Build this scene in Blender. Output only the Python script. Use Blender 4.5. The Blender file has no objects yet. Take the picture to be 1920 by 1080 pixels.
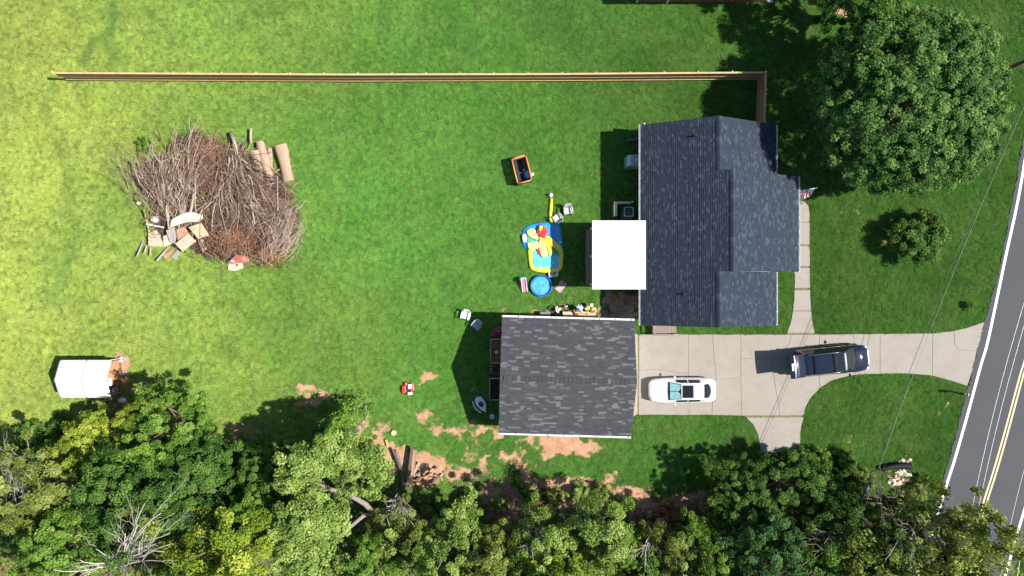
import bpy, bmesh, math, random
import numpy as np
from mathutils import Vector, Matrix
random.seed(7)
RNG = np.random.default_rng(11)
sc = bpy.context.scene
COL = sc.collection
# ------------------------------------------------------------------ camera, sky, sun, exposure
H = 50.5                      # drone height above the lawn (m)
S = 25.35                     # photo pixels per metre on the ground
cam_d = bpy.data.cameras.new('camera'); cam = bpy.data.objects.new('camera', cam_d); COL.objects.link(cam)
cam.location = (0, 0, H); cam.rotation_euler = (0, 0, 0)
cam_d.lens = 24.0; cam_d.sensor_width = 36.0; cam_d.clip_end = 2000; cam_d.clip_start = 0.5
sc.camera = cam
SUN_EL, SUN_AZ = math.radians(50), math.radians(-4)     # azimuth from +X, counter-clockwise
world = bpy.data.worlds.new('World'); sc.world = world; world.use_nodes = True
wn = world.node_tree.nodes; wl = world.node_tree.links
sky = wn.new('ShaderNodeTexSky'); sky.sky_type = 'NISHITA'; sky.sun_disc = False
sky.sun_elevation = SUN_EL; sky.sun_rotation = math.radians(90) - SUN_AZ
sky.air_density = 1.0; sky.dust_density = 0.6; sky.ozone_density = 1.0
bg = wn['Background']; bg.inputs['Strength'].default_value = 0.072
wl.new(sky.outputs['Color'], bg.inputs['Color'])
sun_d = bpy.data.lights.new('sun', 'SUN'); sun_d.energy = 4.6; sun_d.angle = math.radians(0.6); sun_d.color = (1.0, 0.955, 0.88)
sun = bpy.data.objects.new('sun', sun_d); COL.objects.link(sun)
sun.location = (60, 0, 70)
sd = Vector((-math.cos(SUN_EL) * math.cos(SUN_AZ), -math.cos(SUN_EL) * math.sin(SUN_AZ), -math.sin(SUN_EL)))
sun.rotation_euler = sd.to_track_quat('-Z', 'Y').to_euler()
sc.view_settings.view_transform = 'Standard'; sc.view_settings.look = 'None'
sc.view_settings.gamma = 1.0; sc.view_settings.exposure = 0.93; sc.view_settings.use_curve_mapping = False

# ------------------------------------------------------------------ helpers
def P(px, py, h=0.0):
    """ground-plan position (metres) of something seen at photo pixel px,py whose height is h"""
    k = (1 - h / H) / S
    return ((px - 960) * k, (540 - py) * k)
def P3(px, py, h=0.0):
    x, y = P(px, py, h); return Vector((x, y, h))

def tag(o, label=None, cat=None, group=None, kind=None):
    if label: o['label'] = label
    if cat: o['category'] = cat
    if group: o['group'] = group
    if kind: o['kind'] = kind
    return o
def thing(name, label, cat, loc=(0, 0, 0), rz=0.0, group=None):
    o = bpy.data.objects.new(name, None); COL.objects.link(o)
    o.empty_display_size = 0.2
    o.location = loc; o.rotation_euler = (0, 0, rz)
    return tag(o, label, cat, group)
def copy_tree(o, parent=None):
    c = o.copy(); COL.objects.link(c)
    if parent: c.parent = parent
    for ch in list(o.children): copy_tree(ch, c)
    return c

class MB:
    def __init__(self): self.v = []; self.f = []; self.s = []; self.shade = 0.5
    def add(self, vs, fs, shade=None):
        b = len(self.v); self.v += [tuple(p) for p in vs]
        sh = self.shade if shade is None else shade
        for f in fs: self.f.append(tuple(b + i for i in f)); self.s.append(sh)
        return self
    def box(self, x0, x1, y0, y1, z0, z1, shade=None):
        return self.add([(x0,y0,z0),(x1,y0,z0),(x1,y1,z0),(x0,y1,z0),(x0,y0,z1),(x1,y0,z1),(x1,y1,z1),(x0,y1,z1)],
            [(0,3,2,1),(4,5,6,7),(0,1,5,4),(1,2,6,5),(2,3,7,6),(3,0,4,7)], shade)
    def obox(self, c, size, rz=0, ry=0, rx=0, shade=None):
        M = Matrix.Translation(Vector(c)) @ Matrix.Rotation(rz,4,'Z') @ Matrix.Rotation(ry,4,'Y') @ Matrix.Rotation(rx,4,'X')
        a,b,d = size[0]/2,size[1]/2,size[2]/2
        vs = [M @ Vector(p) for p in [(-a,-b,-d),(a,-b,-d),(a,b,-d),(-a,b,-d),(-a,-b,d),(a,-b,d),(a,b,d),(-a,b,d)]]
        return self.add(vs, [(0,3,2,1),(4,5,6,7),(0,1,5,4),(1,2,6,5),(2,3,7,6),(3,0,4,7)], shade)
    def bar(self, p, q, w, t, shade=None):
        """rectangular bar from p to q, width w (horizontal), thickness t"""
        p, q = Vector(p), Vector(q); d = (q-p); L = d.length
        rz = math.atan2(d.y, d.x); ry = -math.atan2(d.z, math.hypot(d.x, d.y))
        return self.obox((p+q)/2, (L, w, t), rz, ry, 0, shade)
    def tube(self, pts, r, seg=6, cap=True, shade=None):
        pts = [Vector(p) for p in pts]; n = len(pts)
        rs = list(r) if hasattr(r, '__len__') else [r]*n
        vs = []; fs = []
        for i, p in enumerate(pts):
            d = (pts[min(i+1,n-1)] - pts[max(i-1,0)])
            d = d.normalized() if d.length > 1e-9 else Vector((0,0,1))
            a = d.cross(Vector((0,0,1)))
            if a.length < 0.05: a = d.cross(Vector((1,0,0)))
            a.normalize(); b = d.cross(a)
            for k in range(seg):
                t = 2*math.pi*k/seg
                vs.append(p + (a*math.cos(t) + b*math.sin(t))*rs[i])
        for i in range(n-1):
            for k in range(seg):
                k2 = (k+1) % seg
                fs.append((i*seg+k, i*seg+k2, (i+1)*seg+k2, (i+1)*seg+k))
        if cap:
            fs.append(tuple(range(seg))[::-1]); fs.append(tuple((n-1)*seg+k for k in range(seg)))
        return self.add(vs, fs, shade)
    def cyl(self, c, r, h, seg=16, r2=None, shade=None):
        r2 = r if r2 is None else r2
        return self.tube([c, (c[0], c[1], c[2]+h)], [r, r2], seg, True, shade)
    def lathe(self, prof, seg=24, c=(0,0,0), sx=1, sy=1, shade=None):
        vs = []; fs = []; n = len(prof)
        for (r, z) in prof:
            for k in range(seg):
                t = 2*math.pi*k/seg; vs.append((c[0]+r*math.cos(t)*sx, c[1]+r*math.sin(t)*sy, c[2]+z))
        for i in range(n-1):
            for k in range(seg):
                k2 = (k+1) % seg; fs.append((i*seg+k, i*seg+k2, (i+1)*seg+k2, (i+1)*seg+k))
        return self.add(vs, fs, shade)
    def prism(self, poly, z0, z1, shade=None, bottom=True):
        n = len(poly); vs = [(x,y,z0) for x,y in poly] + [(x,y,z1) for x,y in poly]
        fs = [tuple(range(n, 2*n))] + [(i,(i+1)%n,n+(i+1)%n,n+i) for i in range(n)]
        if bottom: fs.append(tuple(range(n))[::-1])
        return self.add(vs, fs, shade)
    def loft(self, rings, cap=True, closed=True, shade=None):
        m = len(rings[0]); vs = [p for r in rings for p in r]; fs = []
        for i in range(len(rings)-1):
            for k in range(m if closed else m-1):
                k2 = (k+1) % m; fs.append((i*m+k, i*m+k2, (i+1)*m+k2, (i+1)*m+k))
        if cap: fs.append(tuple(range(m))[::-1]); fs.append(tuple((len(rings)-1)*m+k for k in range(m)))
        return self.add(vs, fs, shade)
    def grid(self, fn, nu, nv, shade=None):
        vs = [fn(i/nu, j/nv) for j in range(nv+1) for i in range(nu+1)]
        fs = [(j*(nu+1)+i, j*(nu+1)+i+1, (j+1)*(nu+1)+i+1, (j+1)*(nu+1)+i) for j in range(nv) for i in range(nu)]
        return self.add(vs, fs, shade)
    def blob(self, c, r, n=2, amp=0.15, fr=2.0, shade=None, seed=0):
        from mathutils import noise
        bm = bmesh.new(); bmesh.ops.create_icosphere(bm, subdivisions=n, radius=1)
        off = Vector((seed*3.7, seed*1.3, seed*7.1))
        vs = []
        for v in bm.verts:
            k = 1 + amp*noise.noise(v.co*fr+off)*1.6
            vs.append((c[0]+v.co.x*r[0]*k, c[1]+v.co.y*r[1]*k, c[2]+v.co.z*r[2]*k))
        fs = [tuple(x.index for x in f.verts) for f in bm.faces]; bm.free()
        return self.add(vs, fs, shade)
    def build(self, name, m, parent=None, smooth=False, bevel=0, world=False, fix=True):
        vs = self.v
        if world and parent is not None:
            l = parent.location; vs = [(x-l.x, y-l.y, z-l.z) for x,y,z in vs]
        me = bpy.data.meshes.new(name); me.from_pydata(vs, [], self.f)
        if fix:
            bm = bmesh.new(); bm.from_mesh(me); bmesh.ops.recalc_face_normals(bm, faces=bm.faces); bm.to_mesh(me); bm.free()
        a = me.attributes.new('shade', 'FLOAT', 'FACE'); a.data.foreach_set('value', np.array(self.s, dtype=np.float32))
        if smooth: me.polygons.foreach_set('use_smooth', [True]*len(me.polygons))
        if m: me.materials.append(m)
        o = bpy.data.objects.new(name, me); COL.objects.link(o)
        if parent is not None: o.parent = parent
        if bevel:
            b = o.modifiers.new('bevel', 'BEVEL'); b.width = bevel; b.segments = 2; b.limit_method = 'ANGLE'
        return o

def quads_object(name, V, shade, m, parent=None):
    """V: (N,4,3) numpy leaf faces"""
    n = len(V); me = bpy.data.meshes.new(name)
    me.vertices.add(4*n); me.vertices.foreach_set('co', np.ascontiguousarray(V, dtype=np.float32).ravel())
    me.loops.add(4*n); me.loops.foreach_set('vertex_index', np.arange(4*n, dtype=np.int32))
    me.polygons.add(n); me.polygons.foreach_set('loop_start', np.arange(0, 4*n, 4, dtype=np.int32))
    me.update(calc_edges=True)
    a = me.attributes.new('shade', 'FLOAT', 'FACE'); a.data.foreach_set('value', np.asarray(shade, dtype=np.float32))
    me.materials.append(m)
    if name is None: return me
    o = bpy.data.objects.new(name, me); COL.objects.link(o)
    if parent is not None: o.parent = parent
    return o

# numpy value noise
def _hash(i, j, s):
    h = (i*374761393 + j*668265263 + s*982451653) & 0xffffffff
    h = ((h ^ (h >> 13))*1274126177) & 0xffffffff
    return ((h ^ (h >> 16)) & 0xffff)/65535.0
def vnoise(x, y, s=0):
    x = np.asarray(x, dtype=np.float64); y = np.asarray(y, dtype=np.float64)
    i = np.floor(x).astype(np.int64); j = np.floor(y).astype(np.int64); u = x-i; v = y-j
    u = u*u*(3-2*u); v = v*v*(3-2*v)
    return (_hash(i,j,s)*(1-u)+_hash(i+1,j,s)*u)*(1-v) + (_hash(i,j+1,s)*(1-u)+_hash(i+1,j+1,s)*u)*v
def fbm(x, y, s=0, o=4):
    t = 0; a = 0.5
    for k in range(o): t = t + a*vnoise(x*2**k, y*2**k, s+k*17); a *= 0.5
    return t
def in_poly(x, y, poly):
    x = np.asarray(x); y = np.asarray(y); c = np.zeros(x.shape, bool); n = len(poly)
    for i in range(n):
        x0,y0 = poly[i]; x1,y1 = poly[(i+1)%n]
        if y0 == y1: continue
        m = ((y0 > y) != (y1 > y)) & (x < (x1-x0)*(y-y0)/(y1-y0)+x0); c ^= m
    return c

# ------------------------------------------------------------------ materials
def new_mat(name):
    m = bpy.data.materials.new(name); m.use_nodes = True
    nt = m.node_tree; return m, nt, nt.nodes['Principled BSDF']
def N(nt, t, **kw):
    n = nt.nodes.new(t)
    for k, v in kw.items(): setattr(n, k, v)
    return n
def mixc(nt, fac, a, b, blend='MIX'):
    n = N(nt, 'ShaderNodeMix', data_type='RGBA', blend_type=blend)
    for idx, val in ((0, fac), (6, a), (7, b)):
        if hasattr(val, 'is_linked') or hasattr(val, 'links'): nt.links.new(val, n.inputs[idx])
        else: n.inputs[idx].default_value = val if idx == 0 else (*val, 1)
    return n.outputs[2]
def noise_f(nt, vec, scale, detail=4, rough=0.6, lo=0.35, hi=0.65, sx=None):
    if sx:
        mp = N(nt, 'ShaderNodeMapping'); mp.inputs['Scale'].default_value = sx; nt.links.new(vec, mp.inputs[0]); vec = mp.outputs[0]
    t = N(nt, 'ShaderNodeTexNoise'); t.inputs['Scale'].default_value = scale; t.inputs['Detail'].default_value = detail; t.inputs['Roughness'].default_value = rough
    nt.links.new(vec, t.inputs['Vector'])
    r = N(nt, 'ShaderNodeMapRange'); r.inputs[1].default_value = lo; r.inputs[2].default_value = hi
    nt.links.new(t.outputs[0], r.inputs[0]); return r.outputs[0]
def set_bump(nt, bs, h, strength=0.3, dist=0.02):
    b = N(nt, 'ShaderNodeBump'); b.inputs['Strength'].default_value = strength; b.inputs['Distance'].default_value = dist
    nt.links.new(h, b.inputs['Height']); nt.links.new(b.outputs[0], bs.inputs['Normal'])
MC = {}
def mat(name, col, rough=0.7, metal=0.0, var=0.15, scale=4.0, bump=0.0, bscale=30.0, coat=0.0, spec=0.5, sx=None, dirt=None, alpha=1.0):
    if name in MC: return MC[name]
    m, nt, bs = new_mat(name)
    geo = N(nt, 'ShaderNodeTexCoord').outputs['Object']
    f = noise_f(nt, geo, scale, 5, 0.65, 0.3, 0.7, sx)
    c = mixc(nt, f, tuple(x*(1-var) for x in col), tuple(min(1, x*(1+var)) for x in col))
    if dirt:
        f2 = noise_f(nt, geo, scale*0.45, 6, 0.7, 0.52, 0.72); c = mixc(nt, f2, c, dirt)
    nt.links.new(c, bs.inputs['Base Color'])
    bs.inputs['Roughness'].default_value = rough; bs.inputs['Metallic'].default_value = metal
    bs.inputs['Coat Weight'].default_value = coat; bs.inputs['Coat Roughness'].default_value = 0.05
    bs.inputs['Specular IOR Level'].default_value = spec; bs.inputs['Alpha'].default_value = alpha
    if bump: set_bump(nt, bs, noise_f(nt, geo, bscale, 4, 0.6, 0, 1, sx), bump)
    MC[name] = m; return m
def mat_attr(name, c0, c1, c2=None, rough=0.8, trans=0.0, spec=0.3, nvar=0.0, nscale=1.0):
    if name in MC: return MC[name]
    m, nt, bs = new_mat(name)
    at = N(nt, 'ShaderNodeAttribute', attribute_name='shade')
    rp = N(nt, 'ShaderNodeValToRGB'); el = rp.color_ramp.elements
    el[0].color = (*c0, 1); el[1].color = (*(c2 or c1), 1)
    if c2: e = el.new(0.5); e.color = (*c1, 1)
    nt.links.new(at.outputs['Fac'], rp.inputs[0]); c = rp.outputs[0]
    if nvar:
        g = N(nt, 'ShaderNodeTexCoord').outputs['Object']
        f = noise_f(nt, g, nscale, 4, 0.6, 0.3, 0.7)
        c = mixc(nt, f, c, (1+nvar,)*3, 'MULTIPLY') if False else mixc(nt, nvar, c, mixc(nt, f, (0.35,0.35,0.35), (1,1,1)), 'MULTIPLY')
    nt.links.new(c, bs.inputs['Base Color']); bs.inputs['Roughness'].default_value = rough; bs.inputs['Specular IOR Level'].default_value = spec
    if trans:
        tr = N(nt, 'ShaderNodeBsdfTranslucent'); nt.links.new(mixc(nt, 1.0, c, (1.25,1.2,0.5), 'MULTIPLY'), tr.inputs[0])
        mx = N(nt, 'ShaderNodeMixShader'); mx.inputs[0].default_value = trans
        nt.links.new(bs.outputs[0], mx.inputs[1]); nt.links.new(tr.outputs[0], mx.inputs[2])
        nt.links.new(mx.outputs[0], nt.nodes['Material Output'].inputs['Surface'])
    MC[name] = m; return m
def glass_mat(name, tint=(0.02,0.03,0.035), rough=0.04):
    return mat(name, tint, rough, 0, 0.1, 2, spec=0.3, coat=0.0)

WHITE = mat('white_paint', (0.78,0.78,0.76), 0.5, var=0.05)
BLACKP = mat('black_plastic', (0.02,0.02,0.022), 0.5)
DARKM = mat('dark_metal', (0.05,0.05,0.055), 0.45, 0.6)
RUBBER = mat('rubber', (0.018,0.018,0.018), 0.85)
CHROME = mat('chrome', (0.75,0.76,0.78), 0.12, 1.0, 0.05)
WOODN = mat('new_pine', (0.50,0.31,0.15), 0.75, var=0.25, scale=6, sx=(1,1,4))
WOODW = mat('weathered_wood', (0.21,0.175,0.148), 0.85, var=0.3, scale=9, sx=(1,4,1), bump=0.2)
WOODP = mat('pale_board', (0.52,0.41,0.30), 0.85, var=0.25, scale=5, sx=(3,3,1), dirt=(0.25,0.17,0.11))
WOODD = mat('dark_timber', (0.10,0.085,0.075), 0.9, var=0.35, scale=8, sx=(4,1,1))
RED = mat('red_plastic', (0.62,0.035,0.03), 0.4, var=0.08)
CANOPYW = mat('white_panel_metal', (0.83,0.83,0.83), 0.35, 0.0, 0.02, 1.5)
SHEDW = mat('white_tarpaulin', (0.82,0.79,0.76), 0.55, 0.0, 0.04, 1.2, bump=0.08, bscale=4)
GUTTER = mat('gutter_white', (0.62,0.63,0.64), 0.4, 0.0, 0.12, 3)
BARK = mat('bark', (0.17,0.13,0.10), 0.95, var=0.4, scale=12, bump=0.5, bscale=25)
BARKG = mat('grey_bark', (0.22,0.20,0.175), 0.95, var=0.35, scale=10, bump=0.4, bscale=25)
DEADW = mat('bleached_wood', (0.52,0.47,0.42), 0.9, var=0.25, scale=8)

# ------------------------------------------------------------------ ground plan shapes (metres)
def ply(pts): return [P(*p) for p in pts]
def chain(pts, n=6):
    """Catmull-Rom through pixel points"""
    out = []; q = [Vector((p[0],p[1],0)) for p in pts]
    for i in range(len(q)-1):
        p0 = q[max(i-1,0)]; p1 = q[i]; p2 = q[i+1]; p3 = q[min(i+2,len(q)-1)]
        for k in range(n):
            t = k/n
            out.append(tuple((0.5*((2*p1)+(p2-p0)*t+(2*p0-5*p1+4*p2-p3)*t*t+(3*p1-p0-3*p2+p3)*t**3))[:2]))
    out.append(tuple(q[-1][:2])); return out
ROAD_L = chain([(2030,-700),(1975,-300),(1948,0),(1928,190),(1901,360),(1871,515),(1843,612),(1816,723),(1803,773),(1782,853),(1768,899),(1742,985),(1708,1090),(1600,1400),(1440,1800)])
LINE_L = chain([(2043,-700),(1988,-300),(1961,0),(1938,190),(1911,360),(1885,482),(1853,634),(1838,687),(1811,787),(1790,860),(1774,910),(1755,973),(1720,1090),(1612,1400),(1452,1800)])
def shift(line, d):
    out = []
    for i,(x,y) in enumerate(line):
        a = line[max(i-1,0)]; b = line[min(i+1,len(line)-1)]
        dx,dy = b[0]-a[0], b[1]-a[1]; L = math.hypot(dx,dy); out.append((x-(dy/L)*-d*1.0*-1*-1, y+(dx/L)*-d) if False else (x+dy/L*d, y-dx/L*d))
    return out
ROAD_R = shift(LINE_L, 166)
road_poly = ply(ROAD_L + ROAD_R[::-1])
DRIVE = [(1198,627),(1475,627),(1536,627),(1650,626),(1749,625),(1790,620),(1846,603),(1838,640),(1825,690),(1813,724),(1790,716),(1749,705),(1700,700),(1640,701),(1609,703),(1590,706),(1560,714),(1536,729),(1519,748),(1510,765),(1507,780),(1502,800),(1500,838),(1480,846),(1427,849),(1421,815),(1411,795),(1398,784),(1389,779),(1290,778),(1197,778),(1184,784),(1190,626)]
drive_poly = ply(DRIVE)
WALK = [(1480,374),(1498,374),(1508,377),(1516,386),(1518,400),(1518,470),(1519,560),(1523,600),(1528,628),(1474,628),(1484,600),(1489,560),(1490,505),(1480,500)]
walk_poly = ply(WALK)
# house and garage ground plans
HX0, HX1, HXC = (228)/S, (467.5)/S, (507)/S          # rear eave, wing front eave, centre front eave
HY0, HY1 = -66/S, 289/S
CY0, CY1 = 28.4/S, 197.5/S
GA = P(941,594,2.75); GB = P(1189,601,2.75); GC = P(1184,820,2.75); GD = P(935,811,2.75)

BARE = [(905,872,26,14,.7),(1000,905,50,12,.72),(1120,905,40,12,.7),(835,868,24,16,.7),(940,925,60,14,.85),(1180,930,60,14,.8),(720,800,20,10,.6),(880,845,16,12,.6),(1000,868,18,10,.5),(575,742,44,18,.78),(590,752,28,10,.85),(797,703,15,13,1.1),(830,798,50,8,.7),(852,812,22,14,.8),(905,812,26,18,.85),(790,775,18,8,.8),(720,770,20,8,.6),(660,790,26,22,.8),
 (1062,832,55,26,1.25),(985,828,34,9,.75),(1030,824,80,6,.9),(968,858,22,16,.9),(925,858,14,10,.8),(980,890,26,16,.9),(870,895,34,24,.85),(960,900,34,18,.8),(800,880,46,34,.85),(735,850,44,24,.85),(700,835,26,20,.9),(1060,905,70,16,.9),(1090,930,60,30,1.0),(960,950,60,30,1.0),(1200,960,70,26,1.1),(1300,945,60,30,.9),(1420,930,50,25,.9),
 (228,705,22,32,1.0),(215,705,24,30,1.1),(195,750,60,5,.8),(267,732,24,14,.7),(330,745,22,6,.9),(1120,330,16,12,.6),(760,360,22,16,.5),(955,520,16,12,.5),(925,560,12,10,.45),(1000,592,40,7,1.0),(1030,585,14,9,.8),(1160,575,50,34,.7),
 (1685,900,30,12,.7),(1660,890,14,12,.6),(1767,762,6,12,.8),(1752,803,10,7,.5),(1590,830,22,12,.5),(1420,790,10,4,.7),(1540,300,30,30,.3),(1585,385,34,12,.42),(1625,350,40,26,.3),(1672,445,20,20,.5),(1575,20,22,14,.8),(700,820,30,20,.7),(1525,860,14,12,.6),
 (390,390,130,85,.6),(60,68,12,6,.55),(68,80,14,14,.4),(620,300,10,6,.5),(1530,345,20,12,.35),(910,640,20,60,.25),(880,790,20,12,.6),(905,740,20,20,.5),(320,740,14,6,.9),(455,805,40,20,.6),(370,800,40,14,.6)]
WOODS = ply([(-700,1800),(-700,770),(0,835),(90,830),(190,815),(300,800),(390,820),(440,860),(520,850),(640,840),(720,880),(800,930),(960,960),(1090,965),(1230,960),(1330,930),(1420,900),(1500,880),(1600,905),(1660,960),(1690,1000),(1660,1120),(1500,1800)])
def fields(x, y):
    """bare soil (0..1) and woodland litter (0..1) at ground points"""
    px = x*S+960; py = 540-y*S
    n = fbm(x*1.1, y*1.1, 3); n2 = fbm(x*3.3, y*3.3, 9)
    b = np.zeros_like(x)
    wx = px + (n-0.47)*70 + (n2-0.47)*26; wy = py + (fbm(x*1.1+40, y*1.1, 5)-0.47)*60 + (fbm(x*3.3, y*3.3+60, 21)-0.47)*26
    for cx, cy, rx, ry, st in BARE:
        d = ((wx-cx)/(rx*1.12))**2 + ((wy-cy)/(ry*1.12))**2
        b = np.maximum(b, np.clip(1.15-d*.75, 0, 1)*min(st, 1.0))
    fy = 540-(-P(0,138.5,1.83)[1]*S) if False else 540-P(0,138.5,1.83)[1]*S
    fl = np.clip(1-np.abs(py-fy-2)/4.5, 0, 1)*(px > 130)*(px < 1390)*np.clip((n2-0.35)*4, 0, 1); b = np.maximum(b, fl*0.9)
    w = in_poly(x + (n-0.47)*5, y + (n2-0.47)*3, WOODS).astype(float)
    return b, w
# ------------------------------------------------------------------ lawn colour shared by soil sheet and blades
def lawn_color(nt, k=1.0):
    pos = N(nt, 'ShaderNodeNewGeometry').outputs['Position']
    a = noise_f(nt, pos, 0.10, 3, 0.55, 0.36, 0.64)
    b = noise_f(nt, pos, 1.6, 8, 0.75, 0.2, 0.8)
    d = noise_f(nt, pos, 13.0, 3, 0.7, 0.25, 0.75)
    e = noise_f(nt, pos, 0.33, 7, 0.75, 0.42, 0.85)
    g = lambda c: tuple(v*k for v in c)
    # ramp: drier, yellower back lawn, with the sun hotspot's brightness gradient painted in
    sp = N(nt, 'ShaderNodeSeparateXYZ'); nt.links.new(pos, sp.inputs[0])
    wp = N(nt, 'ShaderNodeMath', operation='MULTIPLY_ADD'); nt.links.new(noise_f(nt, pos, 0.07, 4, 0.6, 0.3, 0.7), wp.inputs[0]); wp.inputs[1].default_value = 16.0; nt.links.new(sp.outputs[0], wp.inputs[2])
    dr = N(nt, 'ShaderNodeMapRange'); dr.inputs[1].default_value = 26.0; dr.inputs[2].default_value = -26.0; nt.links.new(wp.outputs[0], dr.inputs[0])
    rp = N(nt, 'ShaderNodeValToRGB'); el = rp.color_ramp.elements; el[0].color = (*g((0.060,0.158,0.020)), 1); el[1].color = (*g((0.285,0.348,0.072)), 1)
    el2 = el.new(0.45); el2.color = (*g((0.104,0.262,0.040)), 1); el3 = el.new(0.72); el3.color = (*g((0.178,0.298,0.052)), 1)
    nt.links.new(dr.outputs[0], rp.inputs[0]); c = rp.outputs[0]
    def var(f, lo, hi):
        r = N(nt, 'ShaderNodeMapRange'); r.inputs[3].default_value = lo; r.inputs[4].default_value = hi; nt.links.new(f, r.inputs[0])
        v = N(nt, 'ShaderNodeVectorMath', operation='SCALE'); nt.links.new(c, v.inputs[0]); nt.links.new(r.outputs[0], v.inputs['Scale']); return v.outputs[0]
    c = var(a, 0.90, 1.10); c = var(b, 0.90, 1.10); c = var(d, 0.78, 1.22)
    m2 = N(nt, 'ShaderNodeMath', operation='MULTIPLY'); nt.links.new(e, m2.inputs[0]); m2.inputs[1].default_value = 0.42
    c = mixc(nt, m2.outputs[0], c, g((0.250,0.300,0.100)))
    m4 = N(nt, 'ShaderNodeMath', operation='MULTIPLY'); nt.links.new(noise_f(nt, pos, 0.55, 8, 0.75, 0.48, 0.85), m4.inputs[0]); m4.inputs[1].default_value = 0.45
    c = mixc(nt, m4.outputs[0], c, g((0.045,0.140,0.020)))
    return c
gm, nt, bs = new_mat('lawn_and_soil')
pos = N(nt, 'ShaderNodeNewGeometry').outputs['Position']
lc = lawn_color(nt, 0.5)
ab = N(nt, 'ShaderNodeAttribute', attribute_name='bare').outputs['Fac']
aw = N(nt, 'ShaderNodeAttribute', attribute_name='wood').outputs['Fac']
nb = noise_f(nt, pos, 3.0, 9, 0.85, 0.30, 0.70)
th = N(nt, 'ShaderNodeMath', operation='SUBTRACT'); nt.links.new(ab, th.inputs[0])
mm = N(nt, 'ShaderNodeMath', operation='MULTIPLY_ADD'); nt.links.new(nb, mm.inputs[0]); mm.inputs[1].default_value = 0.95; mm.inputs[2].default_value = 0.02
nt.links.new(mm.outputs[0], th.inputs[1])
ms = N(nt, 'ShaderNodeMapRange'); ms.inputs[1].default_value = -0.10; ms.inputs[2].default_value = 0.22; nt.links.new(th.outputs[0], ms.inputs[0])
soil = mixc(nt, noise_f(nt, pos, 1.3, 6, 0.7, 0.3, 0.7), (0.37,0.19,0.11), (0.50,0.33,0.215))
soil = mixc(nt, noise_f(nt, pos, 14, 4, 0.7, 0.5, 0.8), soil, (0.22,0.12,0.07))
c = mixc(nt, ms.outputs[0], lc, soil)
litter = mixc(nt, noise_f(nt, pos, 6, 5, 0.7, 0.3, 0.7), (0.07,0.045,0.03), (0.20,0.13,0.085))
wf = N(nt, 'ShaderNodeMath', operation='MULTIPLY'); nt.links.new(aw, wf.inputs[0]); nt.links.new(noise_f(nt, pos, 1.0, 5, 0.7, 0.25, 0.55), wf.inputs[1])
c = mixc(nt, wf.outputs[0], c, litter)
nt.links.new(c, bs.inputs['Base Color']); bs.inputs['Roughness'].default_value = 1.0; bs.inputs['Specular IOR Level'].default_value = 0.05
set_bump(nt, bs, noise_f(nt, pos, 9, 6, 0.75, 0, 1), 0.6, 0.06)
def axis(lo, hi, st, far):
    a = np.arange(lo, hi+1e-6, st); e = np.array([10, 30, 80, 200, 500.])
    return np.concatenate([lo-e[::-1], a, hi+e])
gx = axis(-41, 41, 0.17, 0); gy = axis(-24, 24, 0.17, 0)
X, Y = np.meshgrid(gx, gy); nx, ny = len(gx), len(gy)
bare_v, wood_v = fields(X.ravel(), Y.ravel())
me = bpy.data.meshes.new('ground')
Z = (fbm(X*0.7, Y*0.7, 31)-0.47)*0.05*np.exp(-((X/60)**8))
Z = Z.ravel() - 0.03
me.vertices.add(nx*ny); me.vertices.foreach_set('co', np.stack([X.ravel(), Y.ravel(), Z], 1).astype(np.float32).ravel())
ii = (np.arange(ny-1)[:,None]*nx + np.arange(nx-1)[None,:]).ravel()
q = np.stack([ii, ii+1, ii+nx+1, ii+nx], 1).astype(np.int32)
me.loops.add(q.size); me.loops.foreach_set('vertex_index', q.ravel()); me.polygons.add(len(q))
me.polygons.foreach_set('loop_start', np.arange(0, q.size, 4, dtype=np.int32)); me.update(calc_edges=True)
me.polygons.foreach_set('use_smooth', np.ones(len(q), bool))
for nm, arr in (('bare', bare_v), ('wood', wood_v)):
    a = me.attributes.new(nm, 'FLOAT', 'POINT'); a.data.foreach_set('value', arr.astype(np.float32))
me.materials.append(gm)
ground = bpy.data.objects.new('ground', me); COL.objects.link(ground); tag(ground, kind='structure')

# ------------------------------------------------------------------ road
am, nt, bs = new_mat('asphalt')
pos = N(nt, 'ShaderNodeNewGeometry').outputs['Position']
c = mixc(nt, noise_f(nt, pos, 0.35, 5, 0.6, 0.3, 0.7), (0.036,0.039,0.046), (0.047,0.050,0.058))
c = mixc(nt, noise_f(nt, pos, 28, 3, 0.7, 0.3, 0.75), c, (0.056,0.058,0.063))
c = mixc(nt, noise_f(nt, pos, 2.0, 6, 0.7, 0.62, 0.75), c, (0.035,0.035,0.04))
nt.links.new(c, bs.inputs['Base Color']); bs.inputs['Roughness'].default_value = 0.85
set_bump(nt, bs, noise_f(nt, pos, 60, 3, 0.7, 0, 1), 0.3)
def strip(name, A, B, z, m, parent=None, jag=0.0):
    mb = MB(); n = len(A); vs = []
    for i in range(n):
        for (px,py) in (A[i], B[i]):
            x,y = P(px,py)
            vs.append((x,y,z))
    mb.add(vs, [(2*i,2*i+1,2*i+3,2*i+2) for i in range(n-1)])
    return mb.build(name, m, parent)
def dense(line, n):
    out = []
    for i in range(len(line)-1):
        for k in range(n): t = k/n; out.append((line[i][0]*(1-t)+line[i+1][0]*t, line[i][1]*(1-t)+line[i+1][1]*t))
    out.append(line[-1]); return out
RL = [(x + (vnoise(np.array([i*0.9]), np.array([0.3]), 4)[0]-0.5)*5, y) for i,(x,y) in enumerate(dense(ROAD_L, 6))]
road = strip('road', RL, dense(ROAD_R, 6), 0.035, am); tag(road, kind='structure')
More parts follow.
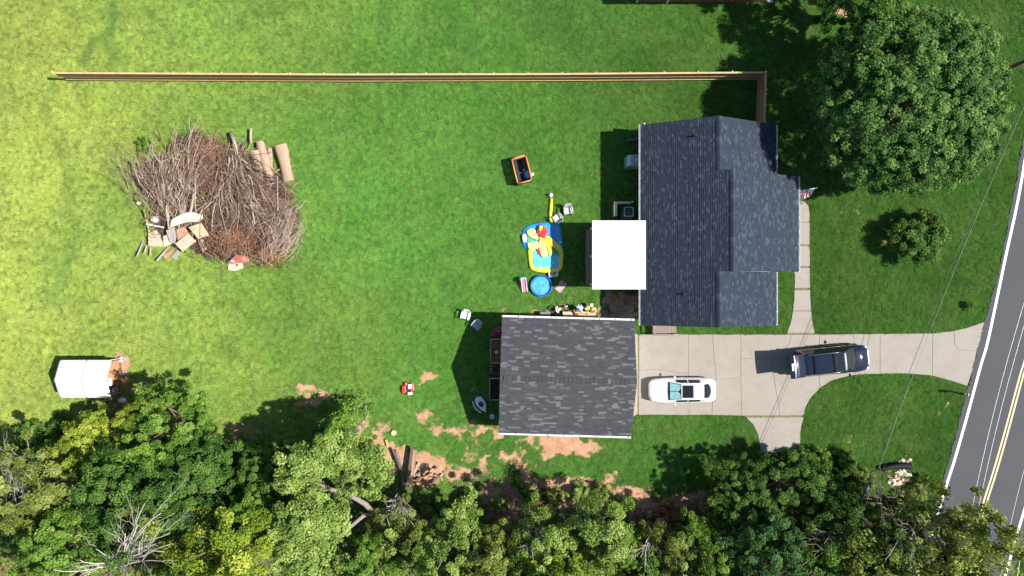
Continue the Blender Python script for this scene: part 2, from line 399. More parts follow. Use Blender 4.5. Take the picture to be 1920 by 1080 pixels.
def paint(name, col, wear):
    m, nt, bs = new_mat(name); pos = N(nt, 'ShaderNodeNewGeometry').outputs['Position']
    c = mixc(nt, noise_f(nt, pos, 9, 6, 0.75, 0.56, 0.8), col, wear); nt.links.new(c, bs.inputs['Base Color']); bs.inputs['Roughness'].default_value = 0.6; return m
PW = paint('road_paint_white', (0.78,0.78,0.78), (0.35,0.35,0.36)); PY = paint('road_paint_yellow', (0.62,0.49,0.23), (0.3,0.27,0.2))
for (d0, d1, m, nm) in ((-2.3, 2.3, PW, 'edge_line'), (151, 155.5, PW, 'edge_line'), (74.2, 77.2, PY, 'centre_line'), (80.2, 83.2, PY, 'centre_line')):
    strip(nm, shift(LINE_L, d0), shift(LINE_L, d1), 0.0395, m, road)

# ------------------------------------------------------------------ concrete slabs
def concrete(name, base, stain):
    cm, nt, bs = new_mat(name); pos = N(nt, 'ShaderNodeNewGeometry').outputs['Position']
    c = mixc(nt, noise_f(nt, pos, 0.25, 6, 0.7, 0.3, 0.7), tuple(v*.93 for v in base), tuple(v*1.08 for v in base))
    c = mixc(nt, noise_f(nt, pos, 0.8, 7, 0.75, 0.45, 0.8), c, stain)
    c = mixc(nt, noise_f(nt, pos, 22, 4, 0.7, 0.35, 0.75), c, tuple(v*0.88 for v in base))
    c = mixc(nt, noise_f(nt, pos, 1.9, 7, 0.8, 0.56, 0.85), c, tuple(v*0.62 for v in base))
    nt.links.new(c, bs.inputs['Base Color']); bs.inputs['Roughness'].default_value = 0.9; set_bump(nt, bs, noise_f(nt, pos, 40, 4, 0.7, 0, 1), 0.15); return cm
CONC = concrete('driveway_concrete', (0.290,0.262,0.230), (0.225,0.180,0.135)); CONC2 = concrete('garage_apron_concrete', (0.34,0.285,0.22), (0.27,0.2,0.13))
def jitter(poly, step=0.22, amp=0.035, inset=0.014):
    n = len(poly); out = []
    cx = sum(p[0] for p in poly)/n; cy = sum(p[1] for p in poly)/n
    for i in range(n):
        a, b = poly[i], poly[(i+1)%n]; L = math.hypot(b[0]-a[0], b[1]-a[1]); k = max(1, int(L/step))
        for j in range(k):
            t = j/k; x = a[0]+(b[0]-a[0])*t; y = a[1]+(b[1]-a[1])*t
            x += (float(vnoise(np.array([x*2.3+50]), np.array([y*2.3]), 2)[0])-0.5)*amp; y += (float(vnoise(np.array([x*2.3]), np.array([y*2.3+70]), 6)[0])-0.5)*amp
            out.append((x, y))
    # inset by edge normals
    m = len(out); area = sum(out[i][0]*out[(i+1)%m][1]-out[(i+1)%m][0]*out[i][1] for i in range(m)); sg = 1 if area > 0 else -1
    res = []
    for i in range(m):
        a, b = out[i-1], out[(i+1)%m]; dx, dy = b[0]-a[0], b[1]-a[1]; L = math.hypot(dx,dy) or 1
        res.append((out[i][0]-dy/L*inset*sg, out[i][1]+dx/L*inset*sg))
    return res
def slab(name, pxpoly, top, m, parent, inset=0.014, amp=0.03, step=0.22):
    poly = jitter(ply(pxpoly), step, amp, inset)
    mb = MB(); mb.prism(poly, -0.12, top, bottom=False); return mb.build(name, m, parent)
drive = thing('driveway', None, None); tag(drive, kind='structure')
base = MB().prism(jitter(ply(DRIVE), 0.3, 0.05, 0.09), -0.14, 0.012, bottom=False).build('joint_fill', mat('joint_soil', (0.17,0.15,0.095), 1.0, var=0.5, scale=6), drive)
SL = [[(1198,627),(1291,627),(1291,664),(1291,701),(1262,697),(1229,692),(1201,694),(1198,694)],
 [(1198,694),(1201,694),(1229,692),(1262,697),(1291,701),(1292,740),(1292,778),(1197,778)],
 [(1291,627),(1335,627),(1338,660),(1343,711),(1336,745),(1335,778),(1292,778),(1291,701)],
 [(1335,627),(1389,627),(1389,708),(1370,710),(1343,711),(1338,660)],
 [(1343,711),(1370,710),(1389,708),(1390,779),(1335,778),(1336,745)],
 [(1389,627),(1483,627),(1481,642),(1466,661),(1446,671),(1420,673),(1389,672)],
 [(1389,672),(1420,673),(1446,671),(1447,690),(1452,709),(1454,730),(1460,758),(1462,779),(1390,779),(1389,708)],
 [(1483,627),(1536,627),(1536,660),(1536,728),(1519,747),(1510,764),(1507,778),(1462,779),(1460,758),(1454,730),(1452,709),(1447,690),(1446,671),(1466,661),(1481,642)],
 [(1536,627),(1600,626.5),(1603,660),(1609,702),(1590,705),(1560,713),(1536,728)],
 [(1600,626.5),(1650,626),(1650,660),(1650,701),(1609,702),(1603,660)],
 [(1650,626),(1749,625),(1748,665),(1748,704.5),(1700,700),(1650,701)],
 [(1749,625),(1788,620.5),(1790,645),(1797,656),(1831,658),(1825,690),(1813,724),(1790,716),(1748,704.5),(1748,665)],
 [(1788,620.5),(1815,614),(1846,603),(1838,640),(1831,658),(1797,656),(1790,645)],
 [(1399,783),(1507,782),(1502,800),(1500,838),(1480,846),(1427,849),(1421,815),(1411,795)]]
for s in SL: slab('slab', s, 0.03, CONC, drive)
for s in ([(1186,626),(1196,626),(1196,694),(1186,694)], [(1186,694),(1196,694),(1195,776),(1184,783)]): slab('slab', s, 0.034, CONC2, drive)
walk = thing('walkway', None, None); tag(walk, kind='structure')
MB().prism(jitter(ply(WALK), 0.3, 0.05, 0.06), -0.14, 0.012, bottom=False).build('joint_fill', MC['joint_soil'], walk)
def xl(y): return float(np.interp(y, [374,505,506,560,600,628], [1480,1480,1490,1489,1484,1474]))
def xr(y): return float(np.interp(y, [400,560,600,628], [1518,1519,1523,1528]))
ys = [(400,416.5,0),(417.5,458.5,0),(461.5,499,0),(502.5,540,0),(544,582.5,0),(583.5,624,0)]
slab('slab', [(1480,374.5),(1498,374.5),(1508,377),(1516,386),(1518,400),(xr(400),416.5),(1480,416.5)], 0.03, CONC, walk)
for y0, y1, _ in ys[1:]:
    yy = [y0+(y1-y0)*k/4 for k in range(5)]
    slab('slab', [(xl(y),y) for y in yy[::-1]]+[(xr(y),y) for y in yy], 0.03, CONC, walk)

# ------------------------------------------------------------------ shingle roofs
SHM = mat_attr('asphalt_shingle', (0.021,0.030,0.049), (0.030,0.040,0.062), (0.057,0.070,0.094), 0.9, 0, 0.25, 0.35, 3.0)
SHMG = mat_attr('asphalt_shingle_garage', (0.050,0.052,0.060), (0.062,0.064,0.073), (0.135,0.138,0.149), 0.9, 0, 0.25, 0.35, 3.0)
def shingles(mb, O, U, V, W, L, seed, light=0.16, wmin=0.14, wmax=0.42, expo=0.145):
    """field of laminated shingle tabs: O lower corner, U along the eave, V up the slope"""
    rnd = random.Random(seed); O = Vector(O); U = Vector(U).normalized(); V = Vector(V).normalized(); Nn = U.cross(V)
    if Nn.z < 0: Nn = -Nn
    v = 0.0; row = 0
    while v < L-0.02:
        v1 = min(v+expo*1.12, L); u = -rnd.random()*0.3
        while u < W:
            w = rnd.uniform(wmin, wmax); u0 = max(u, 0); u1 = min(u+w, W)
            if u1-u0 > 0.01:
                th = 0.014 if rnd.random() < 0.5 else 0.024
                a = O+U*u0+V*v; b = O+U*u1+V*v; c = O+U*u1+V*v1; d = O+U*u0+V*v1
                hi = Nn*(th*0.6+0.013); lo = Nn*0.001; up = Nn*(th*0.4-0.003)
                r = rnd.random()
                sh = rnd.uniform(0.72,1.0) if r < light else rnd.uniform(0.0,0.55)
                mb.add([a+hi,b+hi,c+up,d+up,a+lo,b+lo,c+lo,d+lo], [(0,1,2,3),(0,4,5,1),(1,5,6,2),(3,7,4,0)], sh)
            u += w
        v += expo; row += 1
def deck_panel(mb, O, U, V, W, L, t=0.12):
    O = Vector(O); U = Vector(U).normalized(); V = Vector(V).normalized(); Nn = U.cross(V)
    if Nn.z < 0: Nn = -Nn
    a = [O, O+U*W, O+U*W+V*L, O+V*L]; mb.add(a+[p-Nn*t for p in a], [(0,1,2,3),(4,5,6,7),(0,1,5,4),(1,2,6,5),(2,3,7,6),(3,0,4,7)])
def ridge_caps(parent, A, B, w, slope, m, n, seed, lift=0.045):
    rnd = random.Random(seed); A = Vector(A); B = Vector(B); d = (B-A)/n; U = d.normalized(); side = Vector((-U.y, U.x, 0))
    for i in range(n):
        p = A+d*i; q = A+d*(i+1.18 if i < n-1 else 1+i); mb = MB(); mb.shade = rnd.choice([0.1,0.3,0.5,0.62,0.2,0.85])
        def pr(pt, s, z): return pt + side*s*w + Vector((0,0,-abs(s)*w*slope+z))
        z0, z1 = lift+0.022, lift+0.004
        vs = [pr(p,-1,z0),pr(p,0,z0),pr(p,1,z0),pr(q,-1,z1),pr(q,0,z1),pr(q,1,z1),pr(p,-1,z0-.02),pr(p,0,z0-.02),pr(p,1,z0-.02)]
        mb.add(vs, [(0,1,4,3),(1,2,5,4),(0,6,7,1),(1,7,8,2),(0,3,6),(2,8,5)]); mb.build('ridge_cap', m, parent, world=True)

EAVE = 2.82; SLOPE = 0.53
house = thing('house', 'single storey house with dark blue grey shingle roof and projecting centre section', 'house', ((HX0+HX1)/2, (HY0+HY1)/2, 0))
SIDING = mat('house_siding', (0.45,0.43,0.40), 0.7, var=0.08); TRIM = WHITE
OV = 0.4
wing_poly = [(HX0+OV, HY0+OV),(HX1-OV, HY0+OV),(HX1-OV, CY0+OV),(HXC-OV, CY0+OV),(HXC-OV, CY1-OV),(HX1-OV, CY1-OV),(HX1-OV, HY1-OV),(HX0+OV, HY1-OV)]
MB().prism(wing_poly, -0.05, EAVE-0.1).build('wall', SIDING, house, world=True)
roofn = MB(); field = MB()
k = math.sqrt(1+SLOPE**2)
xm = (HX0+HX1)/2; xc = (HX0+HXC)/2; zr = EAVE+(xm-HX0)*SLOPE; zc = EAVE+(xc-HX0)*SLOPE
sd_ = 5
for (y0, y1, xr_, xe, z_) in ((HY0, CY0, xm, HX1, zr), (CY0, CY1, xc, HXC, zc), (CY1, HY1, xm, HX1, zr)):
    L = (xr_-HX0)*k
    deck_panel(roofn, (HX0, y0, EAVE), (0,1,0), (1,0,SLOPE), y1-y0, L); deck_panel(roofn, (xe, y0, EAVE), (0,1,0), (-1,0,SLOPE), y1-y0, L)
    shingles(field, (HX0, y0, EAVE), (0,1,0), (1,0,SLOPE), y1-y0, L-0.03, sd_, 0.17, 0.14, 0.34); shingles(field, (xe, y0, EAVE), (0,1,0), (-1,0,SLOPE), y1-y0, L-0.03, sd_+1, 0.17, 0.14, 0.34); sd_ += 2
roof = roofn.build('roof', mat('roof_deck', (0.04,0.043,0.05), 0.9), house, world=True)
fo = field.build('shingle_courses', SHM, house, world=True, fix=False); fo['kind'] = 'stuff'
for (y0, y1, x_, z_, n) in ((HY0, CY0-0.02, xm, zr, 13), (CY0-0.05, CY1+0.05, xc, zc, 24), (CY1+0.02, HY1, xm, zr, 13)):
    ridge_caps(house, (x_, y0, z_), (x_, y1, z_), 0.17, SLOPE, SHM, n, 3)
def gable(x0_, x1_, y, xt, zt, m, par):
    MB().add([(x0_,y,EAVE-.12),(x1_,y,EAVE-.12),(xt,y,zt-.32),(x0_,y+.02,EAVE-.12),(x1_,y+.02,EAVE-.12),(xt,y+.02,zt-.32)], [(0,1,2),(3,4,5),(0,1,4,3),(1,2,5,4),(2,0,3,5)]).build('gable', m, par, world=True)
for y in (HY0+OV, HY1-OV): gable(HX0+OV, HX1-OV, y, xm, zr, SIDING, house)
for y in (CY0+OV, CY1-OV): gable(HX0+3.8, HXC-OV, y, xc, zc, SIDING, house)
def gutter(x0, x1, y0, y1, z, nm='gutter', par=house):
    g = MB(); g.box(x0, x1, y0, y1, z-0.11, z-0.095)
    if abs(x1-x0) < abs(y1-y0):
        g.box(x0, x0+.015, y0, y1, z-.11, z); g.box(x1-.015, x1, y0, y1, z-.11, z)
        n = int((y1-y0)/0.9)
        for i in range(n+1): yy = y0+.02+(y1-y0-.06)*i/n; g.box(x0+.016, x1-.016, yy, yy+.025, z-.012, z+.004)
    return g.build(nm, GUTTER, par, world=True)
gutter(HX0-.13, HX0-.005, HY0, HY1, EAVE); gutter(HX1+.005, HX1+.12, HY0, CY0-.02, EAVE); gutter(HX1+.005, HX1+.12, CY1+.02, HY1, EAVE); gutter(HXC+.005, HXC+.12, CY0, CY1, EAVE)
for (ix, iy) in ((1303,255),(1285,552)):
    h_ = 4.6; x, y = P(ix, iy, h_); zb = EAVE+(x-HX0)*SLOPE
    f = MB(); f.cyl((x,y,zb-.1), .045, .42, 12); f.obox((x,y,zb+.03),(.32,.32,.02),0,-math.atan(SLOPE)); f.build('vent_pipe', DARKM, house, world=True)
FRAMEW = WHITE; GLASS = glass_mat('window_glass')
def window(par, c, w, h, axis_, sgn):
    """axis_ 'x': wall facing +-x"""
    x,y,z = c; f = MB(); g = MB(); t = 0.05
    def bx(mb, u0,u1,z0,z1,d0,d1):
        if axis_ == 'x': mb.box(*(sorted((x+sgn*d0, x+sgn*d1))), y+u0, y+u1, z+z0, z+z1)
        else: mb.box(x+u0, x+u1, *(sorted((y+sgn*d0, y+sgn*d1))), z+z0, z+z1)
    for a in ((-w/2-.08,-w/2,-h/2-.08,h/2+.08),(w/2,w/2+.08,-h/2-.08,h/2+.08),(-w/2,w/2,h/2,h/2+.08),(-w/2,w/2,-h/2-.08,-h/2),(-w/2,w/2,-.02,.02)): bx(f, *a, -.005, .05)
    bx(g, -w/2, w/2, -h/2, h/2, .003, .012)
    fo_ = f.build('window', FRAMEW, par, world=True); g2 = g.build('pane', GLASS, fo_)
    l = par.location; g2.location = (-l.x, -l.y, -l.z)
for y in (HY0+2, CY1+1.8, CY1+3.3): window(house, (HX0+OV, y, 1.6), 1.0, 1.2, 'x', -1)
for y in (HY0+2, HY1-1.9): window(house, (HX1-OV, y, 1.6), 1.4, 1.2, 'x', 1)
for y in (CY0+1.5, CY1-1.4): window(house, (HXC-OV, y, 1.6), 1.4, 1.3, 'x', 1)
window(house, (xm+1.5, HY0+OV, 1.6), 1.1, 1.1, 'y', -1)
d = MB(); d.box(HXC-OV-.005, HXC-OV+.045, 3.85, 4.8, .12, 2.2); dr = d.build('door', mat('door_red', (0.3,0.05,0.04), 0.5), house, world=True)
hd = MB(); hd.blob((HXC-OV+.07,3.95,1.1),(.04,.04,.04),1,0).v; o = hd.build('handle', CHROME, dr); o.location = tuple(-v for v in house.location)
d = MB(); d.box(xm-2.75, xm-1.85, HY0+OV-.045, HY0+OV+.005, .5, 2.5); d.build('door', WHITE, house, world=True)

# garage (slightly turned)
GE = 2.75; gcx = (GA[0]+GB[0]+GC[0]+GD[0])/4; gcy = (GA[1]+GB[1]+GC[1]+GD[1])/4
grz = math.atan2(GB[1]-GA[1], GB[0]-GA[0]); GW = math.hypot(GB[0]-GA[0], GB[1]-GA[1]); GL = math.hypot(GD[0]-GA[0], GD[1]-GA[1]); GS = 0.42
garage = thing('garage', 'detached garage with grey shingle gable roof and white eave trim', 'garage', (gcx, gcy, 0), grz)
gz = GE+GL/2*GS; kk = math.sqrt(1+GS*GS)
GSID = mat('garage_siding', (0.50,0.47,0.43), 0.7, var=0.08)
MB().box(-GW/2+.3, GW/2-.3, -GL/2+.3, GL/2-.3, -.05, GE-.08).build('wall', GSID, garage)
for x in (-GW/2+.3, GW/2-.3): MB().add([(x-.01,-GL/2+.3,GE-.1),(x-.01,GL/2-.3,GE-.1),(x-.01,0,gz-.25),(x+.01,-GL/2+.3,GE-.1),(x+.01,GL/2-.3,GE-.1),(x+.01,0,gz-.25)], [(0,1,2),(3,4,5),(0,1,4,3),(1,2,5,4),(2,0,3,5)]).build('gable', GSID, garage)
r = MB(); f = MB()
for sgn in (-1, 1):
    deck_panel(r, (-GW/2, sgn*GL/2, GE), (1,0,0), (0,-sgn,GS), GW, GL/2*kk)
    shingles(f, (-GW/2, sgn*GL/2, GE), (1,0,0), (0,-sgn,GS), GW, GL/2*kk-.02, 40+sgn, 0.17, 0.22, 0.62, 0.142)
r.build('roof', MC['roof_deck'], garage); fo = f.build('shingle_courses', SHMG, garage, fix=False); fo['kind'] = 'stuff'
rc = MB()
n = 30
rnd = random.Random(4)
for i in range(n):
    x0 = -GW/2+.25+(GW-.5)*i/n; x1 = x0+(GW-.5)/n*1.15; mb = MB(); mb.shade = rnd.choice([0.0,0.1,0.45,0.1,0.2,0.8])
    z0, z1, w = gz+.078, gz+.046, .18
    mb.add([(x0,-w,z0-w*GS),(x0,0,z0),(x0,w,z0-w*GS),(x1,-w,z1-w*GS),(x1,0,z1),(x1,w,z1-w*GS),(x0,-w,z0-w*GS-.05),(x0,0,z0-.05),(x0,w,z0-w*GS-.05)],
        [(0,1,4,3),(1,2,5,4),(0,6,7,1),(1,7,8,2),(0,3,6),(2,8,5)]); mb.build('ridge_cap', SHMG, garage)
for sgn in (-1, 1):
    g = MB(); y = sgn*(GL/2+.07); ya, yb = sorted((sgn*(GL/2+.005), sgn*(GL/2+.135)))
    g.box(-GW/2-.02, GW/2+.02, ya, yb, GE-.115, GE-.1); g.box(-GW/2-.02, GW/2+.02, ya, ya+.02, GE-.1, GE-.004); g.box(-GW/2-.02, GW/2+.02, yb-.02, yb, GE-.1, GE-.004)
    for i in range(9): xx = -GW/2+.1+(GW-.2)*i/8; g.box(xx-.02, xx+.02, ya+.02, yb-.02, GE-.03, GE+.006)
    g.build('gutter', GUTTER, garage)
    dsp = MB(); dsp.tube([(GW/2-.05, y, GE-.12),(GW/2-.05, y-sgn*.3, GE-.4),(GW/2-.05, y-sgn*.3, .25),(GW/2+.1, y-sgn*.2, .1)], .04, 8); dsp.build('downspout', GUTTER, garage)
gd = MB()
for i in range(4): gd.box(GW/2-.3, GW/2-.25, -2.4, 2.4, .05+i*.53, .05+i*.53+.515)
gd.build('garage_door', WHITE, garage)

# patio canopy and deck behind the house
ch = 3.45; cx0, cy1 = P(1112,415,ch); cx1, cy0 = P(1211,541,ch)
canopy = thing('patio_canopy', 'flat bright white patio canopy over the back deck', 'canopy', ((cx0+cx1)/2, (cy0+cy1)/2, 0))
n = 8
for i in range(n):
    xa = cx0+(cx1-cx0)*i/n; xb = cx0+(cx1-cx0)*(i+1)/n-.004
    MB().box(xa, xb, cy0, cy1, ch-.06, ch).build('roof_panel', CANOPYW, canopy, world=True, bevel=.006)
fr = MB(); fr.box(cx0-.03, cx1+.005, cy0-.05, cy0-.003, ch-.14, ch+.012); fr.box(cx0-.03, cx1+.005, cy1+.003, cy1+.05, ch-.14, ch+.012); fr.box(cx0-.05, cx0-.004, cy0-.05, cy1+.05, ch-.15, ch+.014)
fr.build('fascia', CANOPYW, canopy, world=True)
for y in (cy0+.3, (cy0+cy1)/2, cy1-.3): MB().box(cx0+.1, cx0+.22, y-.06, y+.06, .5, ch-.06).build('post', WHITE, canopy, world=True)
dh = 0.62; dx0, dy1 = P(1098.5,431,dh); _, dy0 = P(1098.5,534,dh); dx1 = HX0+OV
deck = thing('wooden_deck', 'weathered wooden back deck with brown planks below the white canopy', 'deck', ((dx0+dx1)/2, (dy0+dy1)/2, 0))
n = 24
for i in range(n):
    xa = dx0+(dx1-dx0)*i/n; MB().box(xa, xa+(dx1-dx0)/n-.012, dy0, dy1, dh-.035, dh+random.uniform(-.003,.003)).build('plank', mat('deck_brown', (0.24,0.17,0.125), 0.8, var=0.3, scale=7, sx=(3,1,1)), deck, world=True)
jo = MB(); jo.box(dx0+.02, dx1, dy0+.02, dy0+.06, .3, dh-.04); jo.box(dx0+.02, dx1, dy1-.06, dy1-.02, .3, dh-.04); jo.box(dx0+.02, dx0+.06, dy0+.06, dy1-.06, .3, dh-.04); jo.build('joist_frame', WOODW, deck, world=True)
for y in (dy0+.1, (dy0+dy1)/2, dy1-.1):
    for x in (dx0+.12, dx1-.2): MB().box(x-.05, x+.05, y-.05, y+.05, -.05, dh-.04).build('leg', WOODW, deck, world=True)

# ------------------------------------------------------------------ fence
FT = 1.83
ft_pts = [P(*p, FT) for p in ((97,136),(640,139),(1040,138),(1437,135))]
fence = thing('wooden_fence', 'long new wooden privacy fence with three rails along the lawn', 'fence', (0, ft_pts[1][1], 0))
def fy(x): return float(np.interp(x, [p[0] for p in ft_pts], [p[1] for p in ft_pts]))
FP = mat('fence_picket', (0.40,0.225,0.105), 0.8, var=0.3, scale=5, sx=(3,3,.5))
FR = mat('fence_rail', (0.52,0.335,0.175), 0.75, var=0.2, scale=4)
def panel(p, q, side, posts=True, seed=0):
    """p->q 2D, rails on the `side` side"""
    rnd = random.Random(seed); d = Vector((q[0]-p[0], q[1]-p[1])); L = d.length; u = d/L; nrm = Vector((-u.y, u.x))*side; rz = math.atan2(u.y, u.x)
    for (z, hh) in ((.28,.09),(.98,.09),(1.72,.09)):
        c = Vector(p)+d/2+nrm*.035; MB().obox((c.x, c.y, z),(L-.01,.042,hh),rz).build('rail', FR, fence, world=True)
    c = Vector(p)+d/2+nrm*.03; MB().obox((c.x, c.y, FT+.013),(L-.004,.12,.026),rz).build('cap_board', FR, fence, world=True)
    pk = MB(); n = int(L/.145)
    for i in range(n):
        t = (i+.5)/n*L; c = Vector(p)+u*t; hh = FT-rnd.uniform(.0,.01)-.005; pk.obox((c.x-nrm.x*.003, c.y-nrm.y*.003, hh/2+.02),(L/n-.006,.018,hh-.04),rz+rnd.uniform(-.006,.006))
    o = pk.build('picket_panel', FP, fence, world=True); o['kind'] = 'stuff'
def post(p, out):
    MB().box(p[0]+out[0]-.045, p[0]+out[0]+.045, p[1]+out[1]-.045, p[1]+out[1]+.045, -.1, FT+.05).build('post', FR, fence, world=True, bevel=.008)
xs = np.linspace(ft_pts[0][0], ft_pts[-1][0], 22)
for i in range(21): panel((xs[i], fy(xs[i])), (xs[i+1], fy(xs[i+1])), -1, seed=i)
for x in xs: post((x, fy(x)), (0, .065))
ra = ft_pts[-1]; rb = P(1434,228,FT); rb = (rb[0], rb[1])
for i in range(3):
    t0, t1 = i/3, (i+1)/3; a = (ra[0]+(rb[0]-ra[0])*t0, ra[1]-.08+(rb[1]-ra[1]+.08)*t0); b = (ra[0]+(rb[0]-ra[0])*t1, ra[1]-.08+(rb[1]-ra[1]+.08)*t1)
    panel(a, b, -1, seed=50+i)
    if i: post(a, (.065, 0))
post(rb, (.065, 0))
# ------------------------------------------------------------------ cars
def lerp_st(st, x):
    xs_ = [s[0] for s in st]; return [float(np.interp(x, xs_, [s[i] for s in st])) for i in range(1, len(st[0]))]
def car_body(st, n=40):
    """st rows: x, half width, z low, z belt/top, crown"""
    rings = []; x0, x1 = st[0][0], st[-1][0]
    for i in range(n+1):
        t = i/n; t = 0.5-0.5*math.cos(math.pi*t); x = x0+(x1-x0)*t
        w, zl, zt, cr = lerp_st(st, x); hgt = zt-zl
        half = [(w*.86, zl), (w*.97, zl+hgt*.18), (w, zl+hgt*.45), (w*.985, zl+hgt*.72), (w*.95, zl+hgt*.9), (w*.86, zt-.005), (w*.5, zt+cr*.75), (0, zt+cr)]
        ring = [(x, -y, z) for y, z in half] + [(x, y, z) for y, z in half[::-1][1:]]
        rings.append(ring)
    return rings
def cab_section(t, wb, zb, wt, zt, cr):
    a = abs(t); s = 1 if t >= 0 else -1
    y = float(np.interp(a, [0,.5,.62,.7,1], [0, wt*.86, wt*.97, wt*1.01, wb])); z = float(np.interp(a, [0,.3,.5,.62,.7,1], [zt+cr, zt+cr*.8, zt+.0, zt-.05*(zt-zb), zt-.16*(zt-zb), zb]))
    return s*y, z
class Cab:
    def __init__(self, st): self.st = st
    def pt(self, x, t, off=0.0):
        def raw(x, t):
            wb, zb, wt, zt, cr = lerp_st(self.st, x); y, z = cab_section(t, wb, zb, wt, zt, cr); return Vector((x, y, z))
        p = raw(x, t)
        if off:
            e = .01; du = raw(min(x+e, self.st[-1][0]), t)-raw(max(x-e, self.st[0][0]), t); dv = raw(x, min(1, t+e))-raw(x, max(-1, t-e)); nn = du.cross(dv)
            if nn.length > 1e-9: p = p + nn.normalized()*off
        return p
    def mesh(self, mb, nx=26, nt=28):
        x0, x1 = self.st[0][0], self.st[-1][0]
        mb.grid(lambda u, v: self.pt(x0+(x1-x0)*u, -1+2*v), nx, nt); return mb
    def patch(self, mb, xf0, xf1, t0, t1, off=.006, nu=10, nv=12):
        """xf0/xf1: x limits, may be callables of t"""
        f0 = xf0 if callable(xf0) else (lambda t: xf0); f1 = xf1 if callable(xf1) else (lambda t: xf1)
        def fn(u, v):
            t = t0+(t1-t0)*v; return self.pt(f0(t)+(f1(t)-f0(t))*u, t, off)
        mb.grid(fn, nu, nv); return mb
def wheel(par, x, y, r, w, rimm):
    t = MB(); pr = [(r*.62,-w/2),(r*.92,-w/2),(r,-w*.32),(r,w*.32),(r*.92,w/2),(r*.62,w/2)]
    vs = []; seg = 24; sg = 1 if y > 0 else -1
    for (rr, yy) in pr:
        for k in range(seg): a = 2*math.pi*k/seg; vs.append((x+rr*math.cos(a), y+yy, r+rr*math.sin(a)))
    fs = [(i*seg+k, i*seg+(k+1)%seg, (i+1)*seg+(k+1)%seg, (i+1)*seg+k) for i in range(len(pr)-1) for k in range(seg)]
    t.add(vs, fs); wo = t.build('wheel', RUBBER, par, True)
    rm = MB()
    for k in range(5):
        a = 2*math.pi*k/5; rm.bar((x, y+sg*w*.3, r), (x+r*.6*math.cos(a), y+sg*w*.36, r+r*.6*math.sin(a)), .06, .07)
    rm.tube([(x, y+sg*w*.2, r), (x, y+sg*w*.42, r)], r*.16, 12); rm.tube([(x, y-sg*w*.1, r), (x, y+sg*w*.1, r)], r*.61, 20)
    rm.build('rim', rimm, wo)
PAINTW = mat('car_paint_white', (0.62,0.64,0.66), 0.3, 0, 0.02, 1, coat=1.0); PAINTB = mat('car_paint_black', (0.006,0.011,0.026), 0.03, 0, 0.1, 1, coat=0.4, spec=0.45)
CGLASS = glass_mat('car_glass', (0.012,0.016,0.018)); LAMP = mat('lamp_lens', (0.55,0.57,0.6), 0.1, 0, 0.2, 8, coat=1.0); TAIL = mat('tail_lens', (0.35,0.02,0.02), 0.15, 0, 0.1, 8, coat=1.0)
ALLOY = mat('alloy_rim', (0.45,0.45,0.46), 0.3, 0.9, 0.05)
# --- white sedan
sx, sy = (-645.5+960)/1, 0
sedan = thing('sedan', 'white sedan with teal windscreen sunshade and black sunroof parked on driveway', 'car', (12.42, -7.45, .03), math.radians(180.8))
BS = [(-2.43,.52,.34,.74,.01),(-2.38,.70,.30,.90,.02),(-2.25,.81,.26,.99,.025),(-1.9,.88,.22,1.02,.03),(-1.2,.915,.2,1.0,.02),(0,.92,.2,.97,.02),(.9,.92,.2,.965,.03),(1.3,.915,.2,.93,.035),(1.8,.885,.22,.85,.035),(2.15,.80,.24,.76,.03),(2.33,.66,.28,.66,.02),(2.43,.42,.34,.56,.01)]
MB().loft(car_body(BS)).build('body', PAINTW, sedan, True)
cb = Cab([(-2.06,.74,1.0,.66,1.015,.01),(-1.75,.79,.99,.62,1.19,.02),(-1.36,.82,.98,.60,1.37,.025),(-.8,.84,.96,.60,1.445,.025),(-.2,.85,.95,.60,1.46,.025),(.22,.85,.95,.60,1.42,.025),(.66,.84,.95,.66,1.19,.03),(1.12,.80,.95,.76,.965,.03)])
cb.mesh(MB()).build('cabin', PAINTW, sedan, True)
cb.patch(MB(), .25, 1.10, -.52, .52, .007).build('windscreen', CGLASS, sedan, True)
ssm, nt, bs = new_mat('sunshade_teal'); g = N(nt, 'ShaderNodeTexCoord').outputs['Object']
nt.links.new(mixc(nt, noise_f(nt, g, 5, 4, 0.6, 0.3, 0.7, (1,2.5,1)), (0.10,0.33,0.36), (0.42,0.68,0.70)), bs.inputs['Base Color']); bs.inputs['Roughness'].default_value = .25; bs.inputs['Coat Weight'].default_value = 1
for a, b in ((-.47, -.02), (.02, .47)): cb.patch(MB(), lambda t: .30+.14*max(0, 1-abs(t)*5), .98, a, b, .011).build('sunshade', ssm, sedan, True)
cb.patch(MB(), -.62, .17, -.44, .44, .008).build('sunroof', CGLASS, sedan, True)
cb.patch(MB(), lambda t: -1.98+.25*(abs(t)/.5)**2.5, -1.40, -.48, .48, .007).build('rear_window', CGLASS, sedan, True)
for s in (-1, 1):
    o = MB(); cb.patch(o, -1.15, -.32, *(sorted((s*.70, s*.93))), .008); o.build('side_window', CGLASS, sedan, True)
    o = MB(); cb.patch(o, -.24, .55, *(sorted((s*.72, s*.93))), .008); o.build('side_window', CGLASS, sedan, True)
    for x in (1.45, -1.42): wheel(sedan, x, s*.80, .33, .21, ALLOY)
    o = MB(); o.blob((.62, s*1.0, .99), (.07,.10,.07), 2, .05); o.build('mirror', PAINTW, sedan, True)
    o = MB(); o.blob((2.12, s*.66, .70), (.20,.09,.07), 2, .05); o.build('headlight', LAMP, sedan, True)
    o = MB(); o.blob((-2.28, s*.70, .86), (.12,.10,.08), 2, .05); o.build('tail_light', TAIL, sedan, True)
    o = MB(); o.box(-.05, .12, s*.925-.008, s*.925+.008, .78, .81); o.build('door_handle', PAINTW, sedan)
